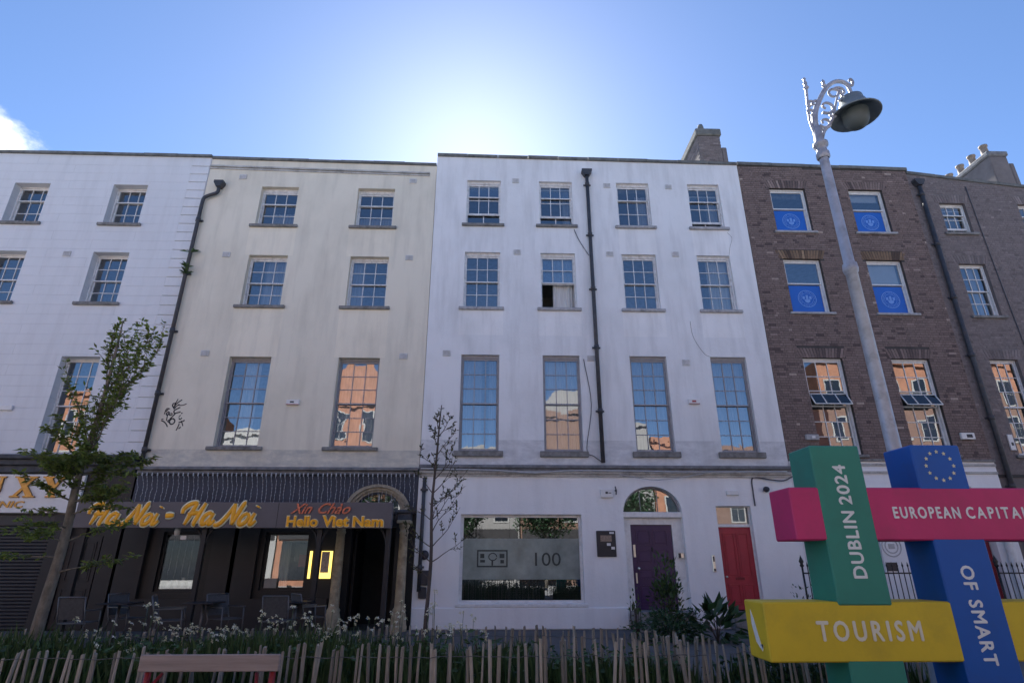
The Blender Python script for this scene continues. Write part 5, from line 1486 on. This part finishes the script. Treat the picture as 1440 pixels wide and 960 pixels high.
fence('rear row of palings behind the flower bed', [(-5.6, 7.15), (-1.0, 7.15), (0.6, 7.05), (1.7, 6.7), (2.0, 5.70)], lambda x: 0.86 + 0.02 * x * (x < 0) * 0.3, 6)
fence('short row of palings running behind the yellow beam', [(2.15, 5.75), (4.4, 5.85)], 0.86, 8)
so = MB().box(-5.6, 2.0, 5.62, 7.1, 0.121, 0.30, bev=0.08).build('soil_bed', 'soil', None); struct(so)
so = MB().box(2.25, 4.6, 5.9, 7.0, 0.121, 0.28, bev=0.08).build('soil_bed', 'soil', None); struct(so)

def blades(mb, n, xr, yr, hfun, seed, w=0.012, z0=0.26, bend=0.35):
    r = random.Random(seed)
    for _ in range(n):
        x, y = r.uniform(*xr), r.uniform(*yr)
        h = hfun(x) * r.uniform(0.45, 1.0)
        a = r.uniform(0, 6.28); bx_, by_ = math.cos(a) * h * bend * r.random(), math.sin(a) * h * bend * r.random() * .6
        sx, sy = math.cos(a + 1.57) * w, math.sin(a + 1.57) * w
        p = Vector((x, y, z0)); m_ = p + Vector((bx_ * .35, by_ * .35, h * .6)); t = p + Vector((bx_, by_, h))
        s_ = Vector((sx, sy, 0))
        mb.add([p - s_, p + s_, m_ + s_ * .8, t, m_ - s_ * .8], [(0, 1, 2, 3, 4)], r.random())
mb = MB()
blades(mb, 7000, (-5.2, 0.4), (5.75, 7.0), lambda x: 0.72 + 0.06 * math.sin(x * 2.3) - (0.12 if x > -0.6 else 0), 1)
blades(mb, 2200, (0.4, 1.9), (5.75, 6.7), lambda x: 0.52, 2)
blades(mb, 900, (2.3, 4.5), (5.95, 6.9), lambda x: 0.5, 3)
o = mb.build('tall_grass', 'grass', None, False); tag(o, 'tall dark green grass and stems filling the fenced bed', 'grass', kind='stuff')
# broad weed leaves among the grass
mb = MB(); r_ = random.Random(77)
def leafquad(mb, p, d, L, w, tone, r, fold=0.25):
    d = d.normalized(); s_ = d.cross(Vector((0, 0, 1)))
    s_ = s_.normalized() if s_.length > 0.05 else Vector((1, 0, 0))
    n_ = s_.cross(d)
    rot = Matrix.Rotation(r.uniform(-0.9, 0.9), 3, d)
    s_ = rot @ s_; n_ = rot @ n_
    m1 = p + d * L * 0.45
    mb.add([p, m1 + s_ * w * .5 + n_ * fold * w * .5, p + d * L, m1 - s_ * w * .5 + n_ * fold * w * .5, m1 - n_ * 0.02 * L], [(0, 4, 2, 1), (0, 3, 2, 4)], tone)
for _ in range(3600):
    x = r_.uniform(-5.0, 1.9); y = r_.uniform(5.75, 6.95 if x < 0.5 else 6.6)
    hmax = 0.62 if x < 0.2 else 0.55
    p = Vector((x, y, 0.28 + hmax * r_.random() ** 1.2))
    leafquad(mb, p, Vector((r_.gauss(0, 1), r_.gauss(0, 1), r_.uniform(-.2, .6))), r_.uniform(.05, .10), r_.uniform(.025, .05), r_.random(), r_)
o = mb.build('wild_greenery', 'weed', None, False); tag(o, 'low leafy weeds growing between the paling rows', 'weeds', kind='stuff')
# white flower heads on thin stems
mb = MB(); st = MB(); r_ = random.Random(9)
clus = [(-4.05, 1.02), (-3.95, .98), (-3.75, 0.90), (-3.62, 0.93), (-3.45, 1.16), (-3.35, 1.05), (-3.15, 0.98), (-2.95, 1.04), (-2.75, 1.0), (-2.62, .92), (-2.35, 1.12), (-2.2, 1.08), (-2.05, 0.98), (-1.9, 1.14), (-1.7, 1.0), (-1.55, 1.08), (-1.45, 1.02), (-1.25, 1.08), (-1.15, 1.1), (-0.95, 1.0), (-0.75, 1.1), (-0.55, 0.98), (-0.35, 1.06), (-0.15, .92), (-4.3, 0.9), (-2.5, 1.0), (-1.0, 1.2), (-0.25, 1.18), (-0.62, 1.24)]
for (cx, cz) in clus:
    cyy = r_.uniform(6.15, 6.95)
    k_ = cyy / 6.4
    for _ in range(r_.randint(2, 6)):
        tx, ty = cx * k_ + r_.gauss(0, 0.09), cyy + r_.gauss(0, 0.08)
        tz = 1.6 - (1.6 - cz) * k_ + r_.gauss(0, 0.055) - 0.05
        st.tube([(tx + r_.gauss(0, .05), ty, 0.3), (tx + r_.gauss(0, .02), ty, (tz + .3) / 2), (tx, ty, tz)], 0.0025, 3, caps=False, tone=r_.random())
        for _f in range(r_.randint(2, 5)):
            c = Vector((tx + r_.gauss(0, .022), ty + r_.gauss(0, .02), tz + r_.gauss(0, .022)))
            for q in range(4):
                a = q * 1.571 + r_.random()
                d = Vector((math.cos(a), -0.6 * math.sin(a) - 0.3, math.sin(a) * .8))
                leafquad(mb, c, d, r_.uniform(.018, .028), 0.019, r_.random(), r_)
o = mb.build('white_flowers', 'petal', None, False); tag(o, 'white wildflower heads rising above the left half of the fence', 'flowers', kind='stuff')
o = st.build('flower_stems', 'grass', None, False); tag(o, 'thin green stems of the white wildflowers', 'stems', kind='stuff')

# bench in front of the fence at the left
bn = thing('bench', (-2.3, 5.15, 0.12), 'wooden bench with red steel frame in front of the fence', 'bench')
BXa, BXb = -2.80, -1.70
MB().box(BXa, BXb, 5.20, 5.235, 0.795, 0.915, bev=0.006).build('back_plank', 'bench_wood', bn)
MB().box(BXa, BXb, 5.19, 5.225, 0.58, 0.70, bev=0.006).build('back_plank', 'bench_wood', bn)
for k in range(3): MB().box(BXa, BXb, 4.78 + k * 0.13, 4.90 + k * 0.13, 0.545, 0.58, bev=0.006).build('seat_plank', 'bench_wood', bn)
for x in (BXa + 0.06, BXb - 0.06):
    mb = MB(); mb.tube([(x, 5.26, 0.12), (x, 5.24, 0.5), (x, 5.262, 0.90)], 0.026, 8); mb.tube([(x, 4.80, 0.12), (x, 4.82, 0.515)], 0.022, 8); mb.tube([(x, 4.80, 0.52), (x, 5.24, 0.52)], 0.022, 8); mb.tube([(x, 5.0, 0.52), (x + (0.12 if x < -2.3 else -.12), 5.24, 0.78)], 0.014, 8)
    mb.build('leg_frame', 'bench_red', bn)
# low white bench end at the left picture edge
wb = thing('low_table', (-7.0, 9.0, 0.12), 'low white table half cut by the left picture edge', 'table')
MB().box(-7.8, -6.58, 8.8, 9.2, 0.53, 0.60, bev=0.01).build('table_top', 'plastic_white', wb)
for (x, y) in ((-7.7, 8.9), (-6.66, 8.9), (-7.7, 9.1), (-6.66, 9.1)): bx('leg', 'plastic_white', wb, x - .04, x + .04, y - .04, y + .04, 0.12, 0.53)

# ================================================================ restaurant chairs and tables
def make_chair():
    t = thing('cafe_chair', (0, 0, 0.12), 'grey sling cafe chair', 'chair', 'cafe chairs outside the restaurant')
    m_ = MB(); W = 0.24
    def part(name, mat, f):
        mb = MB(); f(mb); me = mb.mesh(name, mat); o = bpy.data.objects.new(name, me); COL.objects.link(o); o.parent = t; return o
    part('seat', 'chair_sling', lambda mb: mb.box(-W + .02, W - .02, -0.24, 0.22, 0.43, 0.445))
    part('backrest', 'chair_sling', lambda mb: mb.add([(-W + .02, 0.24, 0.50), (W - .02, 0.24, 0.50), (W - .02, 0.335, 0.86), (-W + .02, 0.335, 0.86), (-W + .02, 0.255, 0.50), (W - .02, 0.255, 0.50), (W - .02, 0.35, 0.86), (-W + .02, 0.35, 0.86)], [(0,1,2,3),(4,7,6,5),(3,2,6,7),(0,4,5,1)]))
    for s_ in (-1, 1):
        part('leg', 'chair_frame', lambda mb: mb.tube([(s_ * W, 0.30, 0.0), (s_ * W, 0.20, 0.42), (s_ * W, 0.24, 0.50), (s_ * W, 0.345, 0.88)], 0.014, 6))
        part('leg', 'chair_frame', lambda mb: mb.tube([(s_ * W, -0.28, 0.0), (s_ * W, -0.22, 0.43), (s_ * W, -0.20, 0.64)], 0.014, 6))
        part('armrest', 'chair_frame', lambda mb: mb.box(s_ * W - .022, s_ * W + .022, -0.22, 0.28, 0.64, 0.66))
    part('top_rail', 'chair_frame', lambda mb: mb.tube([(-W, 0.345, 0.88), (W, 0.345, 0.88)], 0.014, 6))
    part('seat_rail', 'chair_frame', lambda mb: mb.tube([(-W, 0.22, 0.43), (W, 0.22, 0.43)], 0.012, 6))
    return t
def dup(root, loc, rz, label):
    c = root.copy(); COL.objects.link(c); c.location = loc; c.rotation_euler = (0, 0, rz); c['label'] = label
    for ch in root.children:
        k = ch.copy(); COL.objects.link(k); k.parent = c
    return c
ch0 = make_chair()
spots = [((-7.75, 12.05), 180, 'grey cafe chair with its back to us beside the young tree trunk'), ((-7.35, 12.9), 75, 'grey cafe chair turned sideways at the first table from the left'),
         ((-6.25, 12.4), 110, 'grey cafe chair just left of the middle canopy post'), ((-5.35, 12.75), 60, 'grey cafe chair just right of the middle canopy post'),
         ((-4.15, 12.35), 180, 'grey cafe chair with its back to us below the restaurant window'), ((-3.75, 13.0), 130, 'grey cafe chair beside the left doorcase column')]
for k, ((x, y), rz, lb) in enumerate(spots):
    if k == 0:
        ch0.location = (x, y, 0.12); ch0.rotation_euler = (0, 0, R(rz)); ch0['label'] = lb
    else: dup(ch0, (x, y, 0.12), R(rz), lb)
for k, ((x, y), lb) in enumerate((((-7.3, 12.45), 'small dark cafe table left of the middle canopy post'), ((-5.75, 12.6), 'small dark cafe table right of the middle canopy post'), ((-4.0, 12.75), 'small dark cafe table below the restaurant window'))):
    t = thing('cafe_table', (x, y, 0.12), lb, 'table', 'cafe tables outside the restaurant')
    MB().box(x - .30, x + .30, y - .30, y + .30, 0.84, 0.865, bev=0.006).build('table_top', 'charcoal', t)
    mb = MB(); mb.tube([(x, y, 0.13), (x, y, 0.84)], 0.03, 8); mb.build('pedestal', 'chair_frame', t)
    mb = MB(); mb.box(x - .22, x + .22, y - .03, y + .03, 0.121, 0.14); mb.box(x - .03, x + .03, y - .22, y + .22, 0.1412, 0.155); mb.build('foot', 'chair_frame', t)

# ================================================================ railings in front of the brown brick house
def railing(label, x0, x1, y, side=None):
    t = thing('iron_railing', ((x0 + x1) / 2, y, 0.12), label, 'railing', 'black iron railings')
    mb = MB(); mb.box(x0, x1, y - .02, y + .02, 1.36, 1.39); mb.box(x0, x1, y - .02, y + .02, 0.30, 0.33); mb.build('rail', 'sh_iron', t, False)
    bar = MB(); bar.tube([(0, 0, 0.12), (0, 0, 1.50)], 0.011, 6); bar.lathe([(0.011, 1.50), (0.022, 1.53), (0.0, 1.62)], (0, 0, 0), 6)
    bm_ = bar.mesh('railing_bar', 'sh_iron')
    n = int((x1 - x0) / 0.118)
    for k in range(n + 1):
        link('railing_bar', bm_, t, (x0 + (x1 - x0) * k / max(1, n), y, 0))
    for x in (x0, x1):
        mb = MB(); mb.tube([(x, y, 0.12), (x, y, 1.52)], 0.022, 8); mb.lathe([(0.022, 1.50), (0.05, 1.53), (0.03, 1.57), (0.055, 1.62), (0.03, 1.68), (0.0, 1.76)], (x, y, 0), 8); mb.build('railing_post', 'sh_iron', t)
    bx('plinth', 'stone_sill', t, x0 - .05, x1 + .05, y - .12, y + .12, 0.1205, 0.28, bev=.02)
railing('black iron railing seen left of and through the hashtag sign', 6.95, 10.6, 13.6)
railing('black iron railing with a star finial at the right picture edge', 11.45, 16.5, 13.6)

# ================================================================ shrubs by the doors
def shrub(name, label, c, rx, rz, n, L, mat, seed, stems=6, cat='shrub', group='plants by the doors', wr=0.45):
    r = random.Random(seed)
    t = thing(name, c, label, cat, group)
    sb = MB(); mb = MB()
    for k in range(stems):
        a = r.uniform(0, 6.28); q = r.uniform(.2, .8)
        e = Vector(c) + Vector((math.cos(a) * rx * q, math.sin(a) * rx * q * .7, rz * r.uniform(.6, .95)))
        sb.tube([Vector(c), (Vector(c) + e) / 2 + Vector((r.gauss(0, .03), 0, .05)), e], [0.012, 0.009, 0.004], 5)
    for _ in range(n):
        a = r.uniform(0, 6.28); q = r.random() ** 0.5; h = r.random()
        lump = 0.8 + 0.3 * math.sin(3 * a + seed) * math.sin(h * 7 + seed)
        p = Vector(c) + Vector((math.cos(a) * rx * q * lump * (0.55 + 0.9 * math.sin(math.pi * min(1, h * .8 + .15))) * .8, math.sin(a) * rx * q * .7, rz * h * lump))
        d = (p - Vector(c) - Vector((0, 0, rz * .3))); d = d.normalized() + Vector((r.gauss(0, .5), r.gauss(0, .5), r.gauss(0, .4)))
        leafquad(mb, p, d, L * r.uniform(.6, 1.2), L * wr * r.uniform(.7, 1.2), r.random(), r)
    sb.build('stem', 'bark_thin', t); mb.build('foliage', mat, t, False)
    return t
shrub('shrub', 'leafy shrub growing up in front of the purple door', (3.72, 13.2, 0.12), 0.36, 1.50, 900, 0.13, 'leaf_mid', 4)
shrub('shrub', 'low dark bush at the foot of the purple door step', (3.55, 12.6, 0.12), 0.80, 0.60, 1400, 0.09, 'leaf_dark', 5)
shrub('broadleaf_plant', 'broad-leaved dark plant between the purple and red doors', (4.45, 12.5, 0.12), 0.42, 0.68, 80, 0.42, 'leaf_dark', 6, cat='plant', wr=0.38)
shrub('shrub', 'small sprig reaching out left of the purple door', (2.95, 13.0, 0.12), 0.18, 0.92, 90, 0.12, 'leaf_mid', 7)
shrub('shrub', 'thin bare bush beside the railing left of the green post', (6.7, 12.9, 0.12), 0.55, 1.0, 260, 0.08, 'leaf_dark', 8)
shrub('shrub', 'dark climbing bush behind the railing between green and blue posts', (8.6, 14.0, 0.12), 0.4, 1.35, 300, 0.09, 'leaf_dark', 9)
shrub('shrub', 'dark bush in the bed under the yellow beam', (3.1, 6.5, 0.25), 0.8, 0.65, 1400, 0.09, 'leaf_dark', 10)

# ================================================================ trees
def tree_left():
    r = random.Random(42)
    bx0, by0 = -4.63, 6.6
    t = thing('young_tree', (bx0, by0, 0.25), 'young leafy street tree in front of the clinic and restaurant signs', 'tree', 'young street trees')
    mb = MB(); tw = MB(); lf = MB()
    trunk = catmull([(bx0, by0, 0.2), (bx0 - .01, by0, 1.0), (bx0 + .02, by0, 1.8), (bx0 - .01, by0, 2.5), (bx0 + .02, by0 + .02, 3.3), (bx0 + .03, by0, 4.0), (bx0 + .02, by0, 4.38)], 5)
    n = len(trunk)
    rad = [0.066 * (1 - i / n) ** 1.15 + 0.005 for i in range(n)]
    mb.tube(trunk, rad, 10)
    def at(z):
        return min(trunk, key=lambda p: abs(p.z - z)).copy()
    def leaves(q, dd, n):
        for _ in range(n):
            ld = dd * 0.5 + Vector((r.gauss(0, .9), r.gauss(0, .9), r.gauss(-.25, .35)))
            leafquad(lf, q + Vector((r.gauss(0, .012), r.gauss(0, .012), r.gauss(0, .012))), ld, r.uniform(.05, .088), r.uniform(.026, .042), r.random(), r)
    def limb(p0, d, L, r0, lift, sub, first=0.3, dens=2.0):
        """A limb that bends by lift, with side twigs; leaves cluster at the nodes."""
        pts = [p0]; p = p0.copy(); dd = d.normalized(); k = max(4, int(L / 0.08))
        for i in range(k):
            dd = (dd + Vector((r.gauss(0, .10), r.gauss(0, .10), lift / k + r.gauss(0, .05)))).normalized()
            p = p + dd * L / k; pts.append(p.copy())
        tw.tube(pts, [max(0.0025, r0 * (1 - i / (k + .4))) for i in range(k + 1)], 5)
        for i in range(1, k + 1):
            fr_ = i / k
            if fr_ < first: continue
            leaves(pts[i], dd, int(dens + r.random()))
            if sub and r.random() < 0.75:
                a = r.choice((-1, 1)) * r.uniform(.5, 1.1)
                limb(pts[i], Matrix.Rotation(a, 3, 'Z') @ dd + Vector((0, 0, r.uniform(-.1, .3))), L * r.uniform(.18, .38), 0.005, 0.1, False, 0.15, dens)
    # long lower limbs
    for z, a, L, e in ((1.50, 0.05, .62, .40), (1.62, 3.2, .50, .10), (1.78, 0.35, .52, .45), (1.9, 2.8, .62, .15), (2.02, -0.4, .50, .3), (2.1, 3.5, .5, .3), (1.95, -1.5, .45, .2), (1.75, 4.4, .45, .25), (2.2, 0.1, .55, .2)):
        limb(at(z), Vector((math.cos(a), math.sin(a) * .8, e)), L, 0.011, -0.25, True, 0.33, 4.6)
    # broad middle tier
    for k in range(22):
        z = 2.28 + 0.5 * (k % 6) / 6; a = k * 2.4 + r.uniform(-.3, .3)
        limb(at(z), Vector((math.cos(a) + 0.18, math.sin(a) * .8, r.uniform(.1, .6))), r.uniform(.34, .60), 0.011, -0.1, True, 0.20, 6.5)
    # upright leaders and their short twigs
    for (z, dx, dy, L) in ((2.45, .22, .05, 1.25), (2.55, -.12, .1, 1.10), (2.7, .30, -.1, 1.25), (2.9, .10, -.15, 1.2), (3.0, .18, .12, 1.15), (3.3, -.05, .05, .9), (3.4, .2, 0, .85), (2.75, -.2, -.05, .9)):
        limb(at(z), Vector((dx * 1.5, dy, 1)), L, 0.012, 0.25, True, 0.12, 4.2)
    for k in range(12):
        z = 2.9 + 1.35 * k / 12; a = k * 2.4
        limb(at(z), Vector((math.cos(a) * .8 + .1, math.sin(a) * .7, .8)), 0.40 - .16 * k / 12, 0.008, 0.1, False, 0.2, 2.4)
    leaves(at(4.35), Vector((0, 0, 1)), 8)
    mb.build('trunk', 'bark', t); tw.build('branches', 'bark', t, False)
    lf.build('crown', 'leaf', t, False)
tree_left()
def tree_thin():
    r = random.Random(11)
    bx0, by0 = -0.74, 6.9
    t = thing('young_tree', (bx0, by0, 0.25), 'thin almost bare young tree between the doorcase and the shop window', 'tree', 'young street trees')
    mb = MB(); tw = MB(); lf = MB()
    trunk = catmull([(bx0 - .01, by0, 0.2), (bx0, by0, 0.9), (bx0 + .03, by0, 1.6), (bx0 + .01, by0, 2.2), (bx0 + .04, by0, 2.8), (bx0 + .055, by0, 3.2), (bx0 + .07, by0, 3.42)], 4)
    n = len(trunk); mb.tube(trunk, [0.022 * (1 - i / n) ** .9 + 0.004 for i in range(n)], 8)
    def at(z): return min(trunk, key=lambda p: abs(p.z - z)).copy()
    def limb(p0, d, L, depth):
        pts = [p0]; p = p0.copy(); dd = d.normalized()
        for i in range(6):
            dd = (dd + Vector((r.gauss(0, .13), r.gauss(0, .1), r.gauss(0.09, .08)))).normalized(); p = p + dd * L / 6; pts.append(p.copy())
        tw.tube(pts, [max(.0018, (0.007 if depth == 0 else .0035) * (1 - i / 6.5)) for i in range(7)], 5)
        for i in range(2, 7):
            if depth == 0 and r.random() < .75: limb(pts[i], Matrix.Rotation(r.choice((-1, 1)) * r.uniform(.4, 1.0), 3, 'Y') @ dd, L * r.uniform(.2, .38), 1)
            if r.random() < (.9 if depth else .55):
                for _ in range(2):
                    leafquad(lf, pts[i], dd + Vector((r.gauss(0, .8), r.gauss(0, .6), r.gauss(0, .6))), r.uniform(.03, .055), .02, r.random(), r)
    for z, a, L, e in ((1.65, 3.1, .42, .7), (2.3, 0.05, .5, .8), (2.05, .25, .48, .8), (1.55, 0.15, .50, .65), (1.75, 0.0, .55, .75), (1.82, 3.0, .34, .55), (1.95, .4, .50, .9), (2.0, 3.2, .32, .7), (2.2, 0.2, .42, .8), (2.35, 2.9, .28, .9), (2.5, .1, .42, 1.1), (2.62, 3.3, .25, .9), (2.75, 0.1, .36, 1.2), (2.9, 3.0, .22, 1.0), (3.0, 0.0, .28, 1.3), (3.15, 3.1, .2, 1.2), (2.1, 1.5, .35, .8), (2.45, -1.5, .3, .9), (1.45, 3.1, .3, .45)):
        limb(at(z), Vector((math.cos(a), math.sin(a), e)), L, 0)
    for _ in range(26):
        p = at(r.uniform(2.7, 3.4)); leafquad(lf, p, Vector((r.gauss(0, 1), r.gauss(0, 1), .5)), .05, .022, r.random(), r)
    mb.build('trunk', 'bark_thin', t); tw.build('branches', 'bark_thin', t, False); lf.build('crown', 'leaf_small', t, False)
tree_thin()

# ================================================================ the sunlit side of the street, seen only in the glass
YO = -12.2
ow = MB()
ow.box(-0.5, 0.5, 0, 0.03, -0.9, 0.9)
OWF = MB()
for b in ((-.56, -.46, -.02, .05, -.96, .96), (.46, .56, -.02, .05, -.96, .96), (-.46, .46, -.02, .05, .86, .96), (-.46, .46, -.02, .05, -.96, -.86), (-.46, .46, 0, .045, -.03, .03), (-.025, .025, 0, .044, -.86, -.03), (-.0251, .0249, 0, .044, .03, .86)):
    OWF.box(*b)
ow_m = ow.mesh('pane', 'dark_glass'); owf_m = OWF.mesh('window', 'opp_white')
opp = [(-42, -24.0, 13.8, 'orange_brick', 'long orange brick building across the street, reflected in the clinic house', None),
       (-23.9, -15.2, 10.8, 'opp_white', 'low white building across the street, reflected in the cream house', None),
       (-15.1, -6.2, 13.0, 'orange_brick', 'orange brick gabled building across the street, reflected in the cream house', 16.0),
       (-6.1, 1.8, 9.5, 'opp_grey', 'low grey building across the street, reflected in the shop window', None),
       (1.9, 9.0, 12.2, 'opp_brown', 'brown brick building with white gable across the street', 14.0),
       (9.1, 11.6, 11.6, 'opp_grey', 'narrow grey building across the street beside the brown one', None),
       (11.7, 14.2, 10.4, 'orange_brick', 'narrow orange brick building across the street', None),
       (14.3, 25.4, 9.6, 'opp_brown', 'low brown brick building across the street', None),
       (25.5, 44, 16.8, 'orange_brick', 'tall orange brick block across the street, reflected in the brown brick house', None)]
for (a, b, h, m_, lb, gable) in opp:
    t = thing('opposite_building', ((a + b) / 2, YO, 0.12), lb, 'building', 'buildings across the street')
    bx('wall', m_, t, a, b, YO - 10, YO, 0.0, h)
    bx('parapet', m_, t, a, b, YO + 0.002, YO + 0.2, h - 0.35, h + 0.05)
    if h > 16: bx('darkened_lower_storeys', 'opp_brown', t, a + .01, b - .01, YO + 0.001, YO + 0.01, 3.9, 14.2)  # darker sheet added over the lower storeys so their reflection turns dark
    bx('fascia', 'charcoal', t, a + .1, b - .1, YO + 0.002, YO + 0.12, 3.1, 3.8)
    bx('shopfront', 'dark_glass', t, a + .4, b - .4, YO + 0.002, YO + 0.05, 0.5, 3.0)
    if gable:
        cxg = (a + b) / 2
        MB().prism([(a + .6, h + .051), (b - .6, h + .051), (cxg + .8, gable), (cxg - .8, gable)], 'y', YO - 0.4, YO + 0.05).build('gable', m_ if m_ != 'opp_brown' else 'opp_grey', t)
    n = max(1, int((b - a) / 2.2))
    for k in range(n):
        x = a + (b - a) * (k + .5) / n
        z = 5.2
        while z < h - 1.2:
            o = link('window', owf_m, t, (x, YO + 0.03, z)); o.rotation_euler = (0, 0, math.pi)
            p = link('pane', ow_m, o); p.location = (0, 0.0, 0)
            z += 3.0
lfm = None
for k, (x, lb) in enumerate(((-8.5, 'leftmost'), (-2.4, 'second'), (3.2, 'third'), (8.6, 'rightmost'))):
    t = thing('street_tree', (x, -7.5, 0.12), lb + ' of the four round street trees across the road, reflected in the shop window', 'tree', 'street trees across the road')
    if lfm is None:
        r = random.Random(5); mb = MB()
        for _ in range(4200):
            u, v, w_ = r.gauss(0, 1), r.gauss(0, 1), r.gauss(0, 1)
            d = Vector((u, v, w_)).normalized(); q = r.random() ** .4
            lump = 1 + .22 * math.sin(4 * d.x + 1) * math.cos(5 * d.z)
            p = Vector((d.x * 1.9 * q * lump, d.y * 1.9 * q * lump, 4.6 + d.z * 1.7 * q * lump))
            leafquad(mb, p, Vector((r.gauss(0, 1), r.gauss(0, 1), r.gauss(0, .6))), .22, .14, r.random(), r)
        lfm = mb.mesh('crown', 'leaf_dark')
        mb = MB(); mb.tube([(0, 0, 0), (0.03, 0, 1.5), (0, 0.02, 3.2), (0.05, 0, 4.6)], [.14, .11, .09, .04], 8)
        for a in range(5): mb.tube([(0, 0, 2.6 + .2 * a), (math.cos(a * 1.3) * .8, math.sin(a * 1.3) * .8, 3.8 + .2 * a)], [.06, .02], 6)
        tkm = mb.mesh('trunk', 'bark')
    for nm, me in (('crown', lfm), ('trunk', tkm)):
        o = bpy.data.objects.new(nm, me); COL.objects.link(o); o.parent = t
        if nm == 'crown': o.rotation_euler = (0, 0, k * 1.4)
for o in list(bpy.data.objects):
    if o.get('root') is not None: del o['root']
